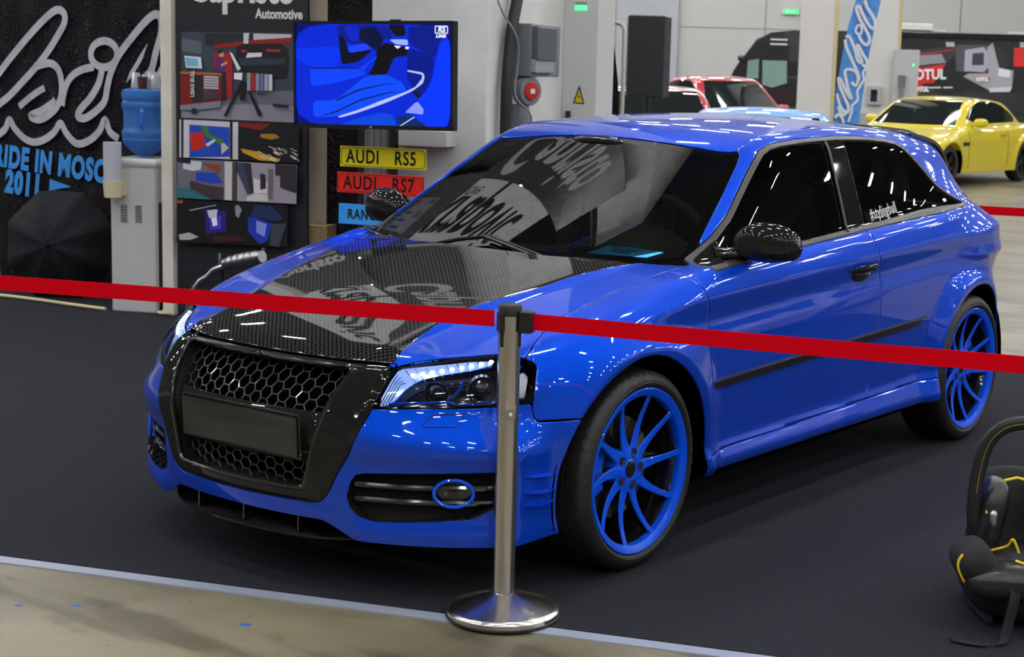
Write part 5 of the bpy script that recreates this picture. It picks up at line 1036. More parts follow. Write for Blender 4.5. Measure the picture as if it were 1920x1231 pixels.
    b = MB(); b.add([(.080, 1.340, .002), (.160, 1.337, .002), (.122, 1.462, .002)], [(0, 1, 2)], 0, XC); b.add([(.092, 1.347, .0025), (.149, 1.345, .0025), (.121, 1.432, .0025)], [(0, 1, 2)], 1, XC)
    b.add([(.121, 1.410, .003), (.113, 1.378, .003), (.126, 1.380, .003), (.118, 1.352, .003), (.131, 1.386, .003), (.119, 1.385, .003)], [(0, 1, 2, 3, 4, 5)], 2, XC); rel(b.build('warning_sign', [M['rubber'], cm('d8b800'), M['rubber']], cb), EO)
    cc_('door_handle', (.052, 1.262, .012), (.030, .055, .03), M['rubber'], .004)
    # --- small dark flag in a tube frame, right of the cabinet
    FO = Vector((-2.989, 5.2, 0)); XF = frame_mx(FO, (.902, .431, 0)); fg = empty('fabric_flag', FO, 0, 'dark fabric flag with white script and a blue top beside the cabinet', 'flag')
    def folds(name, out, m_, par, X_, d=0., amp=.012):
        q = np.array(out); u0, u1 = q[:, 0].min(), q[:, 0].max(); z0, z1 = q[:, 1].min(), q[:, 1].max(); P = np.array([[(u, z, d+amp*math.sin(u*38+z*3)) for z in np.linspace(z0, z1, 60)] for u in np.linspace(u0, u1, 24)])
        V, F = clip(*grid_tris(P), psdf(P.reshape(-1, 3)[:, :2], q)); return mesh_obj(name, [X_ @ Vector(v) for v in V], F, m_, par)
    rel(folds('fabric', DARKFLAG_OUT+[], M['floral'], fg, XF), FO); rel(folds('blue_top', DARKFLAG_BLUE, cm('2f78c8', .6), fg, XF, .014), FO); b = MB()
    for i, (p, w) in enumerate(DARKFLAG_STROKES): stroke(b, p, w, XF, .020+.001*i)
    rel(b.build('script_lettering', M['script'], fg), FO)
    b = MB(); b.tube([XF @ Vector(q) for q in [(-.10, .02, -.05), (-.10, 2.6, -.05)]], .012, 8); rel(b.build('flag_pole', M['silver'], fg, smooth=True), FO)
    b = MB(); b.tube([XF @ Vector(q) for q in [(-.20, 1.875, -.10), (.02, 1.885, -.10), (.060, 1.875, -.10), (.080, 1.84, -.10), (.082, 1.5, -.10), (.080, .02, -.10)]], .015, 10); tag(b.build('tube_frame', mat('tube_cream', (.5, .48, .42), .35), smooth=True), 'cream bent tube frame beside the dark fabric flag', 'frame')
    # --- water dispenser
    DO = Vector((-4.601, 2.242, 0)); da = Vector((.9, .436, 0)).normalized(); XD = frame_mx(DO, da); wpl = mat('dispenser_white', (.48, .48, .47), .35); wd2 = mat('dispenser_grey', (.33, .33, .32), .4)
    wd = empty('water_dispenser', DO, 0, 'white floor-standing water dispenser beside the cream post', 'water dispenser')
    def dd(name, c_, d_, m_, bev=.012): b = MB(); b.box(c_, d_, 0, XD); return rel(b.build(name, m_, wd, bev=bev), DO)
    dd('body', (.155, .45, -.03), (.29, .90, .06), wpl); dd('side_panel', (.155, .78, -.20), (.286, .22, .30), wd2); dd('back_body', (.155, .35, -.20), (.27, .66, .30), M['black_matte']); dd('top_cover', (.158, .915, -.17), (.31, .055, .36), wpl, .02)
    for u in (.10, .195):
        b = MB()
        for k in range(9): b.box((u, .56+.012*k, .002), (.042, .004, .004), 0, XD)
        rel(b.build('vent_louver', M['black_satin'], wd), DO)
    frost = glass('frosted_plastic', (.62, .66, .70), 1.4, .25)
    b = MB(); b.lathe([(.053, 0), (.054, .25), (.050, .252), (.049, .0)], 28, 0, XD @ Matrix.Translation((.066, .79, .075)) @ Matrix.Rotation(-math.pi/2, 4, 'X')); rel(b.build('cup_tube', mat('cup_tube_plastic', (.45, .47, .52), .3), wd, smooth=True), DO)
    b = MB(); b.lathe([(.0, -.10), (.052, -.09), (.058, -.005), (.058, .01), (.0, .01)], 28, 0, XD @ Matrix.Translation((.066, .80, .075)) @ Matrix.Rotation(-math.pi/2, 4, 'X')); b.box((.10, .80, .03), (.03, .16, .06), 0, XD); rel(b.build('tube_holder', cm('c9c0a0'), wd, smooth=True), DO)
    bc = XD @ Vector((.16, 0, -.17)); bc.z = .950
    wb = empty('water_bottle', bc, 0, 'large blue water bottle upended on top of the dispenser', 'bottle')
    bm_ = mat('bottle_blue', (.10, .30, .78), .08, trans=.0); bg = bpy.data.materials.new('bottle_glass'); bg.use_nodes = True; N, L = nodes(bg); pb = N['Principled BSDF']; pb.inputs['Base Color'].default_value = (.11, .35, .90, 1); pb.inputs['Roughness'].default_value = .12; pb.inputs['Transmission Weight'].default_value = .6; pb.inputs['IOR'].default_value = 1.2
    R_ = .135; b = MB(); b.lathe([(.03, 0), (.05, .012), (.09, .035), (.125, .075), (.134, .10), (.130, .115), (.135, .13), (.135, .15), (.126, .165), (.124, .185), (.124, .27), (.127, .285), (.135, .30), (.135, .322), (.129, .335), (.134, .35), (.136, .375), (.130, .40), (.105, .41), (.0, .408)], 48); b.build('bottle_body', bg, wb, smooth=True)
    b = MB(); b.tube([Vector((.095, -.095, .18)), Vector((.108, -.110, .20)), Vector((.108, -.110, .27)), Vector((.095, -.095, .285))], .012, 8); b.build('bottle_handle', bg, wb, smooth=True)
    cupm = mat('clear_cup', (.55, .58, .64), .15, trans=.5); cups = ((.10, -.02, .095, 0), (.145, -.06, .085, 0), (.20, -.03, .105, 0), (.235, .0, .085, 0), (.165, .03, .07, 1))
    labs = ['clear plastic cup upturned on the bottle, far left of the row', 'clear plastic cup upturned on the bottle just left of the brown cup', 'tall clear stack of cups upturned on the bottle right of the brown cup', 'clear plastic cup upturned on the bottle at the right end of the row', 'brown paper cup standing among the clear cups on the bottle']
    for (u, d, h, k), lb in zip(cups, labs):
        b = MB(); b.lathe([(.0, h), (.021, h), (.024, h-.004), (.032, .0)] if not k else [(.0, .004), (.022, .004), (.023, .0), (.031, h), (.030, h), (.021, .006)], 20, 0, Matrix.Translation(XD @ Vector((u, 1.362, d-.17)))); tag(b.build('cup', cupm if not k else cm('4a2212'), smooth=True), lb, 'cup', 'cups on the water bottle')
    # --- umbrella
    ax_ = Vector((.50, -.86, .10)).normalized(); uc = Vector((-5.31, 2.40, .335)); uX = ax_.to_track_quat('Z', 'Y').to_matrix().to_4x4(); uX.translation = Vector((0, 0, 0))
    um = empty('umbrella', uc, 0, 'open black umbrella lying on its side against the fabric banner', 'umbrella'); b = MB(); V = []; nr, ns = 9, 8; R0 = .372; uf = noisy(mat('umbrella_cloth', (.006, .0065, .009), .7, spec=.2), 30, (.005, .0055, .008), (.009, .010, .013))
    k = ns*6
    for i in range(nr+1):
        t = i/nr
        for j in range(k):
            f = (j % 6)/6; w = 2*math.pi*j/k+.39; cut = math.cos(math.pi/ns)/math.cos(math.pi/ns*(2*f-1)); rr = R0*t*(cut*.75+.25*1); V.append(uX @ Vector((rr*math.cos(w), rr*math.sin(w), .17*(1-t**1.9)-.02*math.sin(math.pi*f)*t)))
    b.add(V, [(i*k+j, i*k+(j+1) % k, (i+1)*k+(j+1) % k, (i+1)*k+j) for i in range(nr) for j in range(k)]); cv = b.build('canopy', uf, um)
    for p in cv.data.polygons: p.use_smooth = True
    b = MB(); b.tube([uX @ Vector((0, 0, .165)), uX @ Vector((0, 0, .185)), uX @ Vector((0, 0, .195))], [.012, .010, .004], 10); b.build('tip', M['black_gloss'], um, smooth=True)
    b = MB(); b.tube([uX @ Vector((0, 0, .16)), uX @ Vector((0, 0, -.33))], .006, 8); b.build('shaft', M['silver'], um, smooth=True)
    for j in range(ns):
        w = 2*math.pi*j/ns+.39; b = MB(); b.tube([uX @ Vector((R0*t*math.cos(w), R0*t*math.sin(w), .17*(1-t**1.9)-.006)) for t in (.02, .35, .7, 1.0)], .003, 5); b.build('rib', M['silver'], um)
    # --- floor leads on the left
    b = MB(); b.tube(smooth_path([(-5.9, 2.02, .014), (-5.53, 2.107, .014), (-5.2, 2.16, .014), (-4.9, 2.185, .014), (-4.62, 2.22, .014)]), .011, 8); tag(b.build('floor_cable', cm('c8b890'), smooth=True), 'beige cable lying on the carpet in front of the umbrella', 'cable')
    b = MB(); b.tube([X @ Vector(q) for q in smooth_path([(-2.08, 1.1, .03), (-2.10, .8, .035), (-2.085, .5, .03), (-2.09, .2, .03), (-2.08, .02, .03)])], .007, 6); tag(b.build('wire', cm('d8d8d0'), smooth=True), 'thin white wire hanging down the left edge of the fabric banner', 'wire')
    b = MB(); b.tube(smooth_path([PO+a*-.052+n*.02+Vector((0, 0, z)) for z in (.03, .02)]+[PO+a*-.06+n*.06+Vector((0, 0, .02)), PO+a*-.02+n*.09+Vector((0, 0, .02)), PO+a*.03+n*.05+Vector((0, 0, .02))]), .008, 6); tag(b.build('cable_loop', cm('c8b890'), smooth=True), 'short beige cable loop at the foot of the cream post', 'cable')
    # --- tall hanging flags above the stand, seen mirrored in bonnet and windscreen
    for nm, o_, w_, z0, z1, base, ink, txt, sub, lab in (
        ('hanging_flag', (CO-a*.735+n*.10)[:2], .88, 2.15, 7.0, cm('0b0b0d'), M['white'], 'Capristo', None, 'tall black flag with white lettering high over the stand, mirrored in the bonnet'),
        ('hanging_flag', (CO-a*1.70+n*.10)[:2], 1.02, 2.15, 6.1, cm('f2f5f5'), M['black_matte'], 'akrapovic', 'automotive', 'tall white flag with black lettering high over the stand, mirrored in the bonnet')):
        o3 = Vector((*o_, 0)); f = empty(nm, o3, 0, lab, 'flag'); XH = frame_mx(o3, a); b = MB(); b.box((0, (z0+z1)/2, 0), (w_, z1-z0, .012), 0, XH); rel(b.build('cloth', base, f), o3)
        rel(lettering('lettering', txt, .95, XH @ Matrix.Translation((.0, (z0+z1)/2, .008)) @ Matrix.Rotation(math.pi/2, 4, 'Z'), ink, f, sx=.78, bold=.02), o3)
        if sub: rel(lettering('lettering', sub, .22, XH @ Matrix.Translation((.36, z0+.9, .008)) @ Matrix.Rotation(math.pi/2, 4, 'Z'), ink, f), o3)
        b = MB(); b.tube([XH @ Vector((-w_/2, z1, -.01)), XH @ Vector((w_/2, z1, -.01))], .02, 8); b.tube([XH @ Vector((0, z1, -.01)), XH @ Vector((0, 8.99, -.01))], .006, 6); rel(b.build('hanger', M['silver'], f), o3)
# ---------------- barrier, child seat ----------------
def build_barrier():
    ss = mat('brushed_steel', (.66, .63, .58), .24, 1); N, L = nodes(ss); tc = N.new('ShaderNodeTexCoord'); mp = N.new('ShaderNodeMapping'); mp.inputs['Scale'].default_value = (60, 60, 1.2)
    nz = N.new('ShaderNodeTexNoise'); nz.inputs['Scale'].default_value = 3; bp = N.new('ShaderNodeBump'); bp.inputs['Strength'].default_value = .10; bp.inputs['Distance'].default_value = .002
    L.new(tc.outputs['Object'], mp.inputs[0]); L.new(mp.outputs[0], nz.inputs['Vector']); L.new(nz.outputs['Fac'], bp.inputs['Height']); L.new(bp.outputs[0], N['Principled BSDF'].inputs['Normal'])
    a = Vector((.944, .331, 0)).normalized(); n = Vector((a.y, -a.x, 0)); rz = math.atan2(a.y, a.x)
    def stanchion(loc, lab):
        t = empty('stanchion', loc, rz, lab, 'stanchion')
        b = MB(); b.lathe([(.0, .0), (.158, .0), (.163, .006), (.163, .020), (.158, .027), (.150, .030), (.10, .048), (.06, .062), (.038, .068), (.033, .072)], 64); b.build('base', ss, t, smooth=True)
        b = MB(); b.lathe([(.162, .0), (.166, .002), (.166, .007), (.162, .010)], 64); b.build('base_rim', M['rubber'], t, smooth=True)
        b = MB(); V = []; F = []; nz_ = 90; na = 40
        for i in range(nz_+1):
            z = .066+.829*i/nz_
            for j in range(na):
                w = 2*math.pi*j/na; d = ((w-(2*math.pi-.95)+math.pi) % (2*math.pi))-math.pi; r = .0318-.0062*math.exp(-((z-.615)/.016)**2-(d/.40)**2)-.002*math.exp(-((z-.66)/.05)**2-(d/.3)**2); V.append((r*math.cos(w), r*math.sin(w), z))
        F = [(i*na+j, i*na+(j+1) % na, (i+1)*na+(j+1) % na, (i+1)*na+j) for i in range(nz_) for j in range(na)]
        b.add(V, F); b.build('post', ss, t, smooth=True)
        b = MB(); b.lathe([(.0335, .880), (.0335, .908), (.031, .912), (.0, .913)], 40); b.build('cap', M['black_satin'], t, smooth=True)
        b = MB(); b.box((.052, 0, .865), (.036, .042, .062)); b.build('belt_cassette', M['black_satin'], t, bev=.004)
        for w in (-1.95, -.1, 3.0):
            b = MB(); X = Matrix.Rotation(w, 4, 'Z'); b.box((.033, 0, .860), (.010, .016, .055), 0, X); b.box((.032, 0, .815), (.006, .010, .045), 0, X); b.build('belt_receiver', M['black_matte'], t, bev=.002)
        return t
    red = mat('belt_red', (.62, .0005, .008), .7, spec=.05)
    stanchion((.835, -.63, .0), 'brushed steel barrier post with domed base, standing in front of the blue car')
    p0 = Vector((.835, -.63, 0))
    stanchion(p0-a*2.6+Vector((0, 0, .0)), 'steel barrier post holding the far left end of the front red belt, out of frame')
    stanchion(p0+a*2.3+Vector((0, 0, .006)), 'steel barrier post holding the right end of the front red belt, out of frame')
    def belt(q0, q1, lab, sag=.0, g=None):
        b = MB(); V = []; k = 30
        for i in range(k+1):
            t = i/k; p = q0*(1-t)+q1*t; tw = .0; dz = -sag*4*t*(1-t)
            for s in (-.0232, .0232): V.append((p.x+n.x*.002*math.sin(t*9), p.y+n.y*.002*math.sin(t*9), p.z+dz+s))
        b.add(V, [(2*i, 2*i+1, 2*i+3, 2*i+2) for i in range(k)]); o = b.build('barrier_belt', red); solid(o, .0015, 0); tag(o, lab, 'belt', g); return o
    z = Vector((0, 0, 1))
    belt(p0-a*2.527+z*.862, p0-a*.046+z*.868, 'red barrier belt stretching left from the steel post across the bonnet', .004)
    belt(p0+a*.0705+z*.866, p0+a*2.26+z*.850, 'red barrier belt stretching right from the steel post across the car door', .004)
    q = Vector((.356, 4.46, 0))-a*2.6; r = q+a*3.4
    stanchion(q+z*.006, 'steel barrier post behind the blue car, hidden from view, holding the far red belt'); stanchion(r+z*.006, 'steel barrier post holding the right end of the far red belt, out of frame')
    belt(q+a*.075+z*.873, r-a*.05+z*.873, 'red barrier belt behind the car along the far edge of the carpet')
def build_child_seat():
    o = Vector((1.978, .41, .002)); xr = Vector((.814, .58, 0)).normalized(); yc = Vector((xr.y, -xr.x, 0)); X = Matrix((xr, -yc, Vector((0, 0, 1)))).transposed().to_4x4()
    st = empty('child_seat', o, 0, 'black infant car seat with yellow piping and carrying handle on the carpet', 'child seat')
    st.rotation_euler = X.to_euler()
    lea = noisy(mat('seat_leather', (.011, .011, .013), .32, spec=.5), 14, (.009, .009, .011), (.016, .016, .018), bump=.35, bscale=10); cl = mat('seat_cloth', (.006, .006, .007), .85); ye = mat('piping_yellow', (.78, .55, .01), .5)
    def el(name, parts, m, rot=None):
        b = MB()
        for c, r, e in parts: b.ell(c, r, 32, 18, e)
        return b.build(name, m, st, smooth=True)
    # x right, y away from camera, z up
    el('shell', [((0, .02, .105), (.165, .24, .10), .7)], M['black_satin'])
    for s in (-1, 1): b = MB(); b.tube([(s*.12, -.16, .026), (s*.13, 0, .016), (s*.12, .2, .036)], .014, 8); b.build('rocker', M['black_satin'], st, smooth=True)
    el('front_cushion', [((0, -.17, .145), (.205, .085, .055), .7)], lea)
    for s in (-1, 1):
        b = MB(); b.ell((0, 0, 0), (.060, .105, .065), 28, 18, .75, 0, Matrix.Translation((s*.165, -.115, .185)) @ Matrix.Rotation(s*.5, 4, 'Y')); b.build('side_bolster', cl, st, smooth=True)
        b = MB(); XB = Matrix.Translation((s*.165, -.115, .185)) @ Matrix.Rotation(s*.5, 4, 'Y'); b.tube([(s*.0535*math.copysign(abs(math.cos(t))**.75, math.cos(t)), -.066, .058*math.copysign(abs(math.sin(t))**.75, math.sin(t))) for t in np.linspace(-.7, 1.25, 16)], .0045, 8, 0, XB); b.build('yellow_piping', ye, st, smooth=True)
        b = MB(); b.ell((0, 0, 0), (.045, .085, .13), 24, 16, .7, 0, Matrix.Translation((s*.088, .075, .265)) @ Matrix.Rotation(-s*.20, 4, 'Y')); b.build('side_wing', lea, st, smooth=True)
        b = MB(); b.tube(smooth_path([(s*.108, .0, .300), (s*.098, .03, .342), (s*.070, .075, .372), (0, .10, .388)]), .0045, 8); b.build('yellow_piping', ye, st, smooth=True)
        b = MB(); b.ell((s*.093, -.022, .290), (.013, .012, .026), 20, 12, .8, 0); b.build('release_button', M['silver'], st, smooth=True)
        b = MB(); b.tube(smooth_path([(s*.055, -.165, .205), (s*.03, -.185, .202), (s*.0, -.19, .200)]), .0042, 8); b.build('yellow_piping', ye, st, smooth=True)
        b = MB(); b.tube(smooth_path([(s*.10, -.05, .20), (s*.06, -.08, .225), (s*.05, -.10, .25), (s*.03, -.10, .21)]), .004, 8); b.build('harness_piping', ye, st, smooth=True)
    b = MB(); b.ell((0, 0, 0), (.125, .055, .20), 32, 18, .7, 0, Matrix.Translation((0, .13, .215)) @ Matrix.Rotation(math.radians(-24), 4, 'X')); b.build('backrest', cl, st, smooth=True)
    el('seat_pad', [((0, -.03, .165), (.12, .14, .035), .7)], cl)
    b = MB(); q = smooth_path([(-.125, .03, .19), (-.140, .028, .29), (-.137, .026, .40), (-.118, .024, .50), (-.08, .022, .552), (-.03, .02, .572), (.03, .02, .572), (.08, .022, .552), (.118, .024, .50), (.137, .026, .40), (.140, .028, .29), (.125, .03, .19)])
    b.tube(q, .013, 12, flat=1.7); b.build('carry_handle', M['black_satin'], st, smooth=True)
    b = MB(); b.tube([(p[0]*1.0, p[1]-.0145, p[2]) for p in q[8:-8]], .0012, 5); b.build('handle_stitching', cm('8a7420'), st)
    b = MB(); V = []; sp_ = smooth_path([(-.062, -.225, .175), (-.075, -.262, .12), (-.090, -.27, .05), (-.10, -.285, .012), (-.125, -.32, .006), (-.17, -.33, .005), (-.235, -.30, .005), (-.25, -.29, .012)])
    for p in sp_: V += [(p[0]-.016, p[1]-.004, p[2]), (p[0]+.016, p[1]+.004, p[2]+.001)]
    b.add(V, [(2*i, 2*i+1, 2*i+3, 2*i+2) for i in range(len(sp_)-1)]); s_ = b.build('loose_strap', cl, st, smooth=True); solid(s_, .0015, 0)
# ---------------- cars and structures further back ----------------
def simple_car(name, lab, paint, P, loc, rz, wheel_m, roof_m=None, hood_m=None, group=None):
    car = empty(name, loc, rz, lab, 'car', group); H = P['H']; wb = P['WB']; hw = P['W']/2
    tc = spl(P['top']); zr = spl(P['roof']); y0, y1 = P['y0'], P['y1']; wl = P['ws']; rl = P['rw']
    def low(x, y, z):
        ax = np.abs(x); f = P['nose']; dyf = np.maximum(f-y, 0)/(f-y0); dyr = np.maximum(y-(y1-.8), 0)/.8
        a = hw-.25*sp(z-.72, .03)-.10*sp(.40-z, .05)
        for yc in (0, wb): rr = np.hypot(y-yc, z-.32); a = a+.025*sstep((.50-rr)/.10)
        s = ((ax/a)**2.5+dyf**2.5+dyr**2.8)**(1/2.5)
        return smax(z-(tc(y)-.07*x*x), (s-1)*a, .08)
    def grn(x, y, z):
        ax = np.abs(x); xs = hw-.10-.42*(z-.92)-.05*np.maximum(y-1.6, 0)**2-.05*np.maximum(.7-y, 0)
        w = (z-(.92+wl[1]*((y-wl[0])+.22*(1-(x/.7)**2))))*.87; r = (z-(.92+rl[1]*((rl[0]-y)+.15*(1-(x/.7)**2))))*.85
        return np.maximum(smax(smax(smax(w, z-(zr(y)-.10*x*x), .05), r, .06), (ax-xs)*.92, .07), .86-z)
    G = lambda x, y, z: smin(low(x, y, z), grn(x, y, z), .03)
    SPc = side_patch(G, P['nose']-.62, y1-.65, 190, 110, -32, 90, .60)
    V = SPc[0]; ar = np.minimum(np.hypot(V[:, 1], V[:, 2]-.315), np.hypot(V[:, 1]-wb, V[:, 2]-.315))-.375; win = chaikin(P['win'], 1)
    gl_ = np.where(V[:, 2] > .86, psdf(SV(V), win), 1); gl_ = np.where(V[:, 0] > .35, gl_, 1); u_ = np.clip((V[:, 1]-wl[0])/1.0, -1, 1)
    zt = P['wtop']; wsd = np.maximum.reduce([V[:, 2]-zt, (.935+0*V[:, 2])-V[:, 2], V[:, 1]-P['wmid'], V[:, 0]-(hw-.20-.42*(V[:, 2]-.92))])
    body = np.maximum.reduce([-ar, .20-V[:, 2], -gl_, -wsd])
    def two(nm, vf, m, th=.01):
        o = part(nm, vf, m, car, th=th); return o
    hood = np.maximum.reduce([V[:, 1]-(wl[0]-.05), .62-V[:, 2], V[:, 0]-.62])
    two('body_side', clip(*SPc, np.maximum(body, -hood)), paint); two('bonnet', clip(*SPc, np.maximum(body, hood)), hood_m or paint)
    two('side_window', clip(*SPc, gl_), M['bg_glass'], 0); two('windscreen', clip(*SPc, wsd), M['bg_glass'], 0)
    for sg, oy, nm in ((-1, P['nose']+.1, 'front_bumper'), (1, y1-1.0, 'rear_bumper')):
        fp = fan_patch(.18, .98, 50, 0, 80, 60, oy, sg, low); v = fp[0]
        k = v[:, 1]-(P['nose']-.45) if sg < 0 else (y1-.66)-v[:, 1]; two(nm, clip(*fp, np.maximum.reduce([k, -(np.minimum(np.hypot(v[:, 1], v[:, 2]-.315), np.hypot(v[:, 1]-wb, v[:, 2]-.315))-.375), v[:, 2]-tc(v[:, 1])+.01])), paint)
    b = MB(); b.box((0, wb/2, .30), (hw*1.5, wb+.9, .25)); b.build('underbody', M['cavity'], car)
    for y in (0, wb):
        for s in (1, -1):
            w = empty('wheel', (s*(hw-.115), y, .325), parent=car); w.rotation_euler = (0, math.pi/2*s, 0)
            b = MB(); b.lathe([(.225, -.10), (.29, -.105), (.315, -.08), (.325, -.06), (.325, .06), (.315, .08), (.29, .105), (.225, .10)], 40); b.build('tyre', M['rubber'], w, smooth=True)
            b = MB(); b.lathe([(.225, .10), (.215, .07), (.21, -.05)], 40); b.lathe([(.0, .06), (.06, .06), (.07, .03)], 20)
            for q in range(5):
                for dq in (-.16, .16): X = Matrix.Rotation(2*math.pi*q/5+dq*.6, 4, 'Z'); b.box((.135, 0, .062), (.165, .022, .03), 0, X)
            b.build('rim', wheel_m, w, smooth=True)
            b = MB(); b.lathe([(.0, -.02), (.205, -.02)], 30); b.build('brake_disc', M['black_matte'], w)
    for s in (1, -1):
        b = MB(); b.ell((s*(hw+.02), wl[0]+.42, .98), (.11, .065, .07), 18, 12, .75); b.tube([(s*(hw-.14), wl[0]+.36, .93), (s*(hw-.02), wl[0]+.40, .95)], .025, 8); b.build('door_mirror', P.get('mm', paint), car, smooth=True)
        b = MB(); b.box((s*(hw+.008), wl[0]+1.35, .80), (.03, .17, .03)); b.build('door_handle', paint, car, bev=.008)
        b = MB()
        for yy in (wl[0]+.12, wl[0]+1.55): b.tube([(s*(float(cast(np.array([[0, yy, zz]]), np.array([[1., 0, 0]]), 1.3, G)[0, 0])+.001), yy, zz) for zz in np.linspace(.28, .86, 12)], .004, 4)
        b.build('door_seam', M['black_matte'], car)
    if P.get('vent'):
        for s in (1, -1): b = MB(); b.box((s*(hw-.012), .50, .66), (.05, .20, .06)); b.build('fender_vent', M['black_satin'], car, bev=.01)
    return car
COUPE = dict(H=1.37, WB=2.73, W=1.78, y0=-.78, y1=3.70, nose=-.05, ws=(.50, .60), rw=(3.02, .62), wtop=1.305, wmid=1.7,
    top=[(-.9, .50), (-.7, .62), (-.3, .76), (.2, .88), (.5, .93), (1.5, .94), (2.6, .98), (3.0, .99), (3.4, .97), (3.7, .93)], roof=[(.8, 1.25), (1.2, 1.345), (1.7, 1.372), (2.2, 1.345), (2.7, 1.25), (3.0, 1.12)],
    win=[(.62, .955), (1.20, 1.285), (1.7, 1.315), (2.15, 1.285), (2.62, 1.10), (2.66, 1.00), (2.5, .975)])
HATCH = dict(H=1.5, WB=2.6, W=1.80, y0=-.85, y1=3.35, nose=-.05, ws=(.42, .66), rw=(3.2, 1.0), wtop=1.42, wmid=1.7,
    top=[(-.9, .55), (-.7, .70), (-.3, .85), (.2, .96), (.5, .98), (1.5, .96), (2.6, 1.0), (3.3, 1.0)], roof=[(.8, 1.38), (1.2, 1.48), (1.7, 1.51), (2.3, 1.48), (2.9, 1.38)],
    win=[(.58, .98), (1.20, 1.39), (1.8, 1.42), (2.4, 1.36), (2.75, 1.15), (2.7, 1.02)])
def build_background():
    M['bg_glass'] = mat('car_glass_dark', (.012, .016, .016), .04, 0, .0, spec=.8)
    yl = mat('paint_yellow', (.62, .50, .012), .35, 0, 1.0, spec=.3); rd = mat('paint_red', (.42, .006, .012), .3, 0, 1.0); lb = mat('paint_light_blue', (.06, .33, .85), .35, 0, .8)
    def head(f, r): d = Vector(r)-Vector(f); return math.atan2(-d.x, d.y)
    f, r = (-6.509, 18.548, 0), (-6.46, 21.503, 0)
    d = Vector((math.sin(0), 1, 0)); rzY = -.02; hwY = .89; fx = Vector((f[0]+.15, f[1]+.1, 0))-Vector((math.cos(rzY), math.sin(rzY), 0))*(hwY-.01)
    c = simple_car('car', 'yellow two-door coupe parked on the concrete behind the blue car', yl, dict(COUPE, vent=1), fx, rzY, M['black_satin']); c.scale = (1, 1, .955)
    simple_car('car', 'red car with black bonnet facing forward, right of the loudspeaker', rd, HATCH, (-10.45, 19.9, 0), .95, M['black_satin'], hood_m=M['black_gloss'])
    simple_car('car', 'low red sports car half hidden behind the loudspeaker stand', rd, dict(COUPE), (-7.9, 13.2, 0), .62, M['black_satin'], hood_m=M['black_gloss'])
    c = simple_car('car', 'light blue car of which only the roof shows above the blue car', lb, COUPE, (-2.53, 6.53, 0), .526, M['black_satin']); c.scale = (.86, .95, .945)
    pk = mat('paint_pale', (.50, .42, .45), .35, .2, 1.0); simple_car('car', 'pale car standing beyond the right edge of the picture, mirrored in the blue door', pk, HATCH, (3.9, 4.9, 0), -.35, M['black_satin'])
    u = Vector((.896, .444, 0)).normalized(); rz = math.atan2(u.y, u.x); n = Vector((u.y, -u.x, 0))
    def rel(o, base):
        for v in o.data.vertices: v.co -= base
        return o
    def bx(name, O, u0, u1, z0, z1, d0, d1, m, parent=None, bev=0., base=None):
        b = MB(); c = Vector(O)+u*((u0+u1)/2)+n*((d0+d1)/2); b.box((c.x, c.y, (z0+z1)/2), (u1-u0, abs(d1-d0), z1-z0), 0, None, rz); o = b.build(name, m, parent, bev=bev); return rel(o, base) if base is not None else o
    # hall walls
    wl = noisy(mat('hall_wall_panel', (.40, .40, .41), .6), .5, (.37, .37, .385), (.43, .43, .44)); ws_ = mat('wall_seam', (.25, .25, .26), .7)
    WO = Vector((-28.17, 39.32, 0)); tag(bx('wall_back', WO, -40, 62, 0, 9.0, -.3, 0, wl), kind='structure')
    wl2 = mat('hall_wall_light', (.52, .52, .50), .6); k = 0
    for i, uu in enumerate((-1.7, 1.02, 2.28, 5.70, 8.7, 11.67, 14.6, 17.6)): tag(bx('trim_%d' % (i+1), WO, uu-.02, uu+.02, 0, 9.0, 0, .02, ws_), kind='structure')
    tag(bx('trim_9', WO, 2.975, 40, 0, 8.9, 0.0, .012, wl2), kind='structure'); tag(bx('trim_10', WO, 2.975, 40, 2.92, 2.95, 0.012, .02, ws_), kind='structure')
    tag(bx('trim_11', WO, 1.02, 2.975, 0, 8.9, .0, .25, mat('wall_cool', (.42, .44, .48), .6)), kind='structure')
    wd = mat('hall_wall_dim', (.10, .10, .105), .7); b = MB(); b.box((30, 10, 4.5), (.3, 90, 9)); tag(b.build('wall_right', wd), kind='structure'); b = MB(); b.box((-44.5, 10, 4.5), (.3, 90, 9)); tag(b.build('wall_left', wd), kind='structure'); b = MB(); b.box((-5, -20, 4.5), (90, .3, 9)); tag(b.build('wall_front', wd), kind='structure')
    EX = WO+u*6.48; e = empty('exit_sign', EX, 0, 'small green lit exit sign with arrow on the far hall wall', 'sign'); bx('sign_box', WO, 6.22, 6.73, 3.40, 3.58, .0, .10, cm('b8c8b8'), e, base=EX); XS = frame_mx(WO+n*.102, u)
    gl = mat('exit_green', (0, .2, .05), .4, emit=(.02, .75, .2), estr=1.6); b = MB(); b.add([(6.24, 3.42, 0), (6.71, 3.42, 0), (6.71, 3.56, 0), (6.24, 3.56, 0)], [(0, 1, 2, 3)], 0, XS); b.add([(6.29, 3.49, .004), (6.38, 3.45, .004), (6.38, 3.478, .004), (6.62, 3.478, .004), (6.62, 3.502, .004), (6.38, 3.502, .004), (6.38, 3.53, .004)], [tuple(range(7))], 1, XS); rel(b.build('sign_face', [gl, cm('e8ffe8', .5, 1.2)], e), EX)
    # loudspeaker on a stand
    SO = Vector((-5.015, 8.663, 0)); us = Vector((.86, .5, 0)).normalized(); XS = frame_mx(SO, us); sp_ = empty('loudspeaker', SO+Vector((0, 0, 1.32)), 0, 'tall black loudspeaker on a pole behind the blue car', 'loudspeaker'); SB = sp_.location.copy()
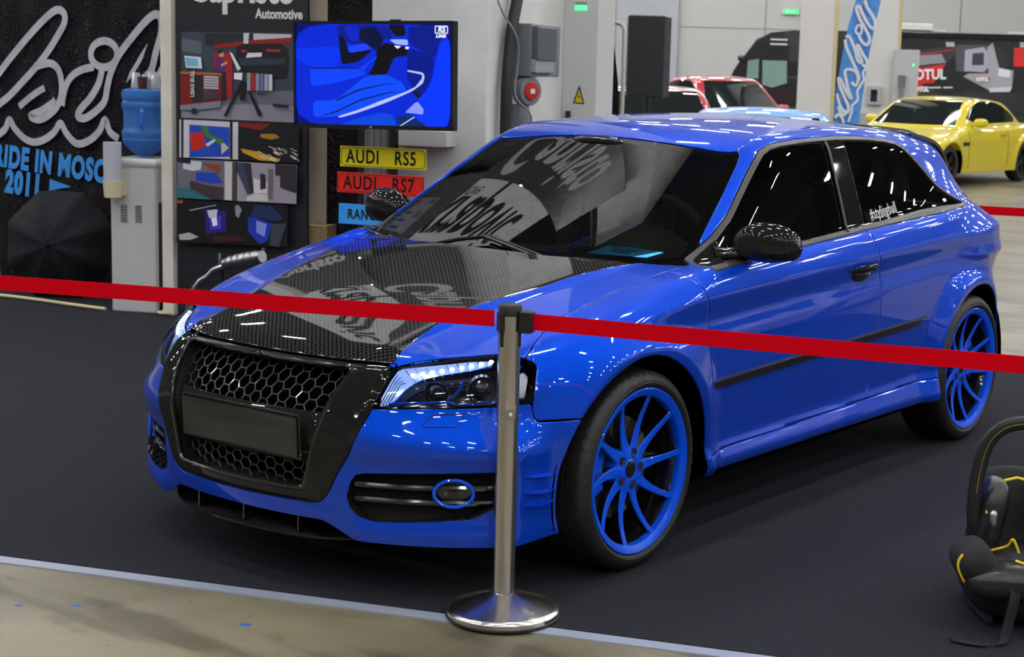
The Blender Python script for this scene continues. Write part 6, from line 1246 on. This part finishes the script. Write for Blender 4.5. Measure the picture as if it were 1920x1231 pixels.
    b = MB(); b.prism([(-.20, 0), (.125, 0), (.215, -.10), (.17, -.34), (-.16, -.34)], .73, 0, Matrix.Translation(SO+Vector((0, 0, 1.325))) @ Matrix(((us.x, us.y, 0, 0), (us.y, -us.x, 0, 0), (0, 0, 1, 0), (0, 0, 0, 1))) @ Matrix.Scale(-1, 4, (0, 1, 0))); rel(b.build('cabinet', M['black_satin'], sp_, bev=.012), SB)
    b = MB(); b.lathe([(.0, .004), (.045, .004), (.05, .01), (.055, .0)], 24, 0, XS @ Matrix.Translation((-.045, 1.75, .0)) @ Matrix.Scale(1.6, 4, (0, 1, 0))); rel(b.build('handle_recess', M['black_matte'], sp_, smooth=True), SB)
    b = MB(); b.box((.175, 1.72, -.045), (.006, .06, .02), 0, XS); rel(b.build('badge', M['silver'], sp_), SB)
    ls = empty('speaker_stand', SO, 0, 'black pole and tripod carrying the tall loudspeaker', 'stand'); b = MB(); b.tube([XS @ Vector((0, .02, -.16)), XS @ Vector((0, 1.325, -.16))], .025, 10); rel(b.build('pole', M['black_satin'], ls, smooth=True), SO)
    for q in range(3):
        w = 2*math.pi*q/3; b = MB(); c = XS @ Vector((0, .5, -.16)); b.tube([c, c+Vector((.42*math.cos(w), .42*math.sin(w), -.48))], .014, 8); rel(b.build('leg', M['black_satin'], ls, smooth=True), SO)
    # two hall columns with boxes
    cw = mat('hall_column', (.56, .56, .54), .6); cg = mat('corner_guard', (.50, .42, .22), .6)
    K = 1.24; cam_ = Vector((3.7265, -4.2585, 0)); A1 = cam_+(Vector((-8.874, 18.484, 0))-cam_)*K; A2 = cam_+(Vector((-8.148, 18.872, 0))-cam_)*K; h = lambda z: 1.5755+(z-1.5755)*K
    def bk(name, O, u0, u1, z0, z1, *r): return bx(name, O, u0*K, u1*K, h(z0) if z0 > .05 else 0, h(z1) if z1 < 8 else z1, *r)
    b_ = bk('column', A1, 0, .52, 0, 8.99, -.6, 0, cw, None, .01); tag(b_, kind='structure'); tag(bk('column', A2, 0, .66, 0, 8.99, -.6, 0, cw, None, .01), kind='structure')
    tag(bk('corner_guard', A1, .52, .575, 0, 3.4, -.06, .005, cg), 'yellowish corner strip on the column left of the blue feather flag', 'corner strip'); tag(bk('corner_guard', A2, .66, .705, 0, 3.4, -.06, .005, cg), 'yellowish corner strip on the column right of the blue feather flag', 'corner strip')
    tag(bk('trim_12', A2, -.01, .68, 0, 1.02, 0, .012, mat('column_base', (.33, .35, .38), .6)), kind='structure')
    B1 = A2+u*.345*K; e = empty('meter_box', B1+Vector((0, 0, h(1.29))), 0, 'small grey box with dark window on the column beside the feather flag', 'box'); base = e.location.copy(); gy = mat('meter_grey', (.36, .37, .38), .5); bk('casing', A2, .24, .46, 1.15, 1.43, .012, .10, gy, e, .01, base); bk('window', A2, .295, .395, 1.20, 1.38, .10, .106, M['black_gloss'], e, 0, base)
    B2 = A2+u*.80*K; e = empty('electrical_cabinet', B2, 0, 'grey electrical cabinet standing between the column and the race trailer', 'cabinet'); gy2 = mat('cabinet_grey', (.42, .43, .44), .5); bk('body', A2, .62, .99, .0, 1.99, .012, .20, gy2, e, .008, B2)
    bk('indicator_light', A2, .895, .92, 1.75, 1.78, .20, .215, mat('green_dot', (0, .3, .05), .4, emit=(.05, 1, .25), estr=2.5), e, 0, B2); bk('socket', A2, .70, .80, 1.42, 1.61, .20, .29, mat('socket_dark', (.12, .13, .15), .5), e, .01, B2)
    b = MB(); XA = frame_mx(A2, u); b.tube([XA @ Vector((q[0]*K, h(q[1]), q[2])) for q in ((.75, 1.44, .25), (.75, 1.32, .25), (.748, 1.22, .25))], [.045, .04, .025], 12); rel(b.build('plug', mat('socket_mid', (.2, .21, .22), .5), e, smooth=True), B2); b = MB(); b.tube([XA @ Vector(q) for q in smooth_path([(.748*K, h(1.24), .25), (.74*K, .6, .25), (.75*K, .02, .26)])], .016, 8); rel(b.build('lead', M['rubber'], e, smooth=True), B2)
    # feather flag
    FO = Vector((-5.35, 13.56, 0)); uf = (math.cos(.47), math.sin(.47), 0); XF = frame_mx(FO, uf); fg = empty('feather_flag', FO, 0, 'tall blue feather flag with white script lettering in front of the columns', 'flag')
    q = np.array(FLAG_OUT); P = np.array([[(uu, z, .02*math.sin(uu*20+z*2)) for z in np.linspace(q[:, 1].min(), q[:, 1].max(), 70)] for uu in np.linspace(q[:, 0].min(), q[:, 0].max(), 24)]); V, F = clip(*grid_tris(P), psdf(P.reshape(-1, 3)[:, :2], q))
    fb = noisy(mat('flag_blue', (.05, .24, .62), .65), 30, (.04, .20, .56), (.07, .28, .68)); rel(mesh_obj('cloth', [XF @ Vector(v) for v in V], F, fb, fg), FO)
    b = MB()
    for i, (p, w) in enumerate(FLAG_STROKES): stroke(b, p, w*1.45, XF, .026+.001*i)
    rel(b.build('script_lettering', mat('flag_white', (.60, .62, .66), .6), fg), FO)
    b = MB(); b.tube([XF @ Vector((*p, -.02)) for p in smooth_path([(-.23, .02), (-.22, .9), (-.16, 1.4), (-.08, 2.0), (.06, 2.55), (.2, 2.75)])], .014, 8); rel(b.build('flag_pole', M['silver'], fg, smooth=True), FO); b = MB(); c = XF @ Vector((-.23, .03, 0)); b.box((c.x, c.y, .02), (.4, .4, .04)); rel(b.build('foot', M['black_satin'], fg), FO)
    # black motorhome with printed side
    MO = Vector((-19.48, 34.296, 0)); mh = empty('motorhome', MO, 0, 'long black race motorhome with printed truck picture on its side, parked by the far wall', 'motorhome'); XM = frame_mx(MO, u)
    blk = mat('motorhome_black', (.010, .010, .012), .25, 0, .8); out = [p for p in MH_OUT]; out = out+[(4.1, out[-1][1]+.02), (4.1, .35), (.0-.3, .35), (-.35, .9)]
    b = MB(); b.prism(out, -2.2, 0, XM); rel(b.build('cab', blk, mh, bev=.03), MO); bx('living_box', MO, 4.05, 12.0, .35, 2.76, -2.3, .02, blk, mh, .03, MO)
    pg = cm('7f9a92', .15)
    for w in MH_WIN: b = MB(); b.prism(w, .02, 0, XM); rel(b.build('cab_window', pg, mh), MO)
    rel(art('printed_side', MH_ART, XM @ Matrix.Translation((0, 0, .024)), mh, .003), MO)
    for (uu, z, s, t) in ((4.93, 1.66, .36, 'MOTUL'), (6.38, 1.59, .11, 'MOTUL'), (7.75, 2.17, .42, 'MOTUL'), (4.80, 1.28, .16, 'MOTUL')): rel(lettering('lettering', t, s, XM @ Matrix.Translation((uu if z < 2 else uu+.35, z, .10)) @ Matrix.Rotation(.05, 4, 'Z'), cm('e8e8e8'), mh, bold=.012, sx=.85), MO)
    bx('awning_case', MO, 4.1, 12, 2.62, 2.74, .02, .16, M['black_gloss'], mh, .02, MO); bx('roof_unit', MO, 4.15, 5.05, 2.80, 2.98, -1.2, -.1, cm('d8d6cc'), mh, .03, MO); bx('roof_vent', MO, 4.95, 5.4, 2.76, 2.84, -1.0, -.2, cm('c8c6bc'), mh, .02, MO); bx('roof_vent', MO, 7.0, 7.5, 2.76, 2.83, -1.0, -.2, cm('c8c6bc'), mh, .02, MO)
    for z in (2.46, 2.34): bx('marker_strip', MO, .85, 1.30, z-.02, z+.02, .0, .02, cm('d8d8dc'), mh, 0, MO)
    b = MB(); b.ell((0, 0, 0), (.10, .08, .20), 16, 12, .7, 0, XM @ Matrix.Translation((.12, 1.95, .22))); rel(b.build('door_mirror', blk, mh, smooth=True), MO)
    for uu in (1.6, 9.6): b = MB(); b.lathe([(.0, .12), (.22, .12), (.25, .14), (.36, .12), (.36, -.12)], 32, 0, XM @ Matrix.Translation((uu, .36, -.1))); rel(b.build('wheel', M['rubber'], mh, smooth=True), MO)
def build_papers():
    # leaflet inside the windscreen and blue slip on the dash
    def on_glass(pts, d):
        P = np.array([(x, y, float(ZW(x, y))) for x, y in pts]); return P+gradn(P, GRN)*d
    c = [(-.700, .470), (-.655, .665), (-.52, .615), (-.505, .375)]
    def sheet(u, v, d): p = (np.array(c[0])*(1-u)+np.array(c[3])*u)*(1-v)+(np.array(c[1])*(1-u)+np.array(c[2])*u)*v; return on_glass([p], d)[0]
    lf = empty('leaflet', sheet(.5, .5, -.012), 0, 'printed photo leaflet propped inside the lower corner of the windscreen', 'leaflet'); base = lf.location.copy()
    def quad(b, u0, u1, v0, v1, d, mi, k=4):
        V = [sheet(u0+(u1-u0)*i/k, v0+(v1-v0)*j/k, d) for i in range(k+1) for j in range(k+1)]; b.add(V, [(i*(k+1)+j, i*(k+1)+j+1, (i+1)*(k+1)+j+1, (i+1)*(k+1)+j) for i in range(k) for j in range(k)], mi)
    b = MB(); quad(b, 0, 1, 0, 1, -.016, 0); quad(b, .05, .55, .44, .60, -.0150, 1); quad(b, .08, .60, .22, .38, -.0150, 1); quad(b, .1, .8, .04, .16, -.0150, 1); quad(b, .12, .48, .48, .57, -.0145, 2); quad(b, .15, .53, .26, .35, -.0145, 2); quad(b, .2, .6, .06, .14, -.0145, 2)
    for i in range(5): quad(b, .62, .95, .42+.03*i, .435+.03*i, -.0148, 3)
    quad(b, .05, .18, .80, .90, -.0148, 4); quad(b, .70, .95, .82, .93, -.0148, 4)
    o = b.build('sheet', [cm('cfc8da'), cm('f4f0f8'), cm('1c48c8'), cm('3a3442'), cm('b01520')], lf); 
    for v in o.data.vertices: v.co -= base
    p = sheet(.42, .86, -.0145); ud = Vector(sheet(.9, .86, -.0145)-sheet(.1, .86, -.0145)).normalized(); vd = Vector(sheet(.5, .95, -.0145)-sheet(.5, .7, -.0145)).normalized(); nn = ud.cross(vd).normalized(); vd = nn.cross(ud); X = Matrix((ud, vd, nn)).transposed().to_4x4(); X.translation = Vector(p)
    o = lettering('lettering', 'Audi', .035, X, M['white'], lf)
    for v in o.data.vertices: v.co -= base
    q = [(.365, .375), (.60, .40), (.63, .46), (.41, .455)]; b = MB(); V = [(*q[0], .943), (*q[1], .946), (*q[2], .962), (*q[3], .969)]; b.add(V, [(0, 1, 2, 3)]); X = frame_mx(Vector((.50, .425, .9585)), (.98, .12, 0), up=(0, .9, .35))
    pn = empty('paper_slip', (.5, .42, .95), 0, 'light blue paper slip lying on the dashboard behind the windscreen', 'paper'); o = b.build('sheet', cm('35b4e8', .6), pn); base = pn.location.copy()
    for v in o.data.vertices: v.co -= base
    b = MB()
    for i in range(3): b.box((-.01*i, .012-.014*i, .001), (.12-.02*i, .004, .0005), 0, X)
    o = b.build('print_lines', cm('10303c'), pn)
    for v in o.data.vertices: v.co -= base
build_hall()
build_stand()
build_background()
build_car()
build_papers()
build_barrier()
build_child_seat()
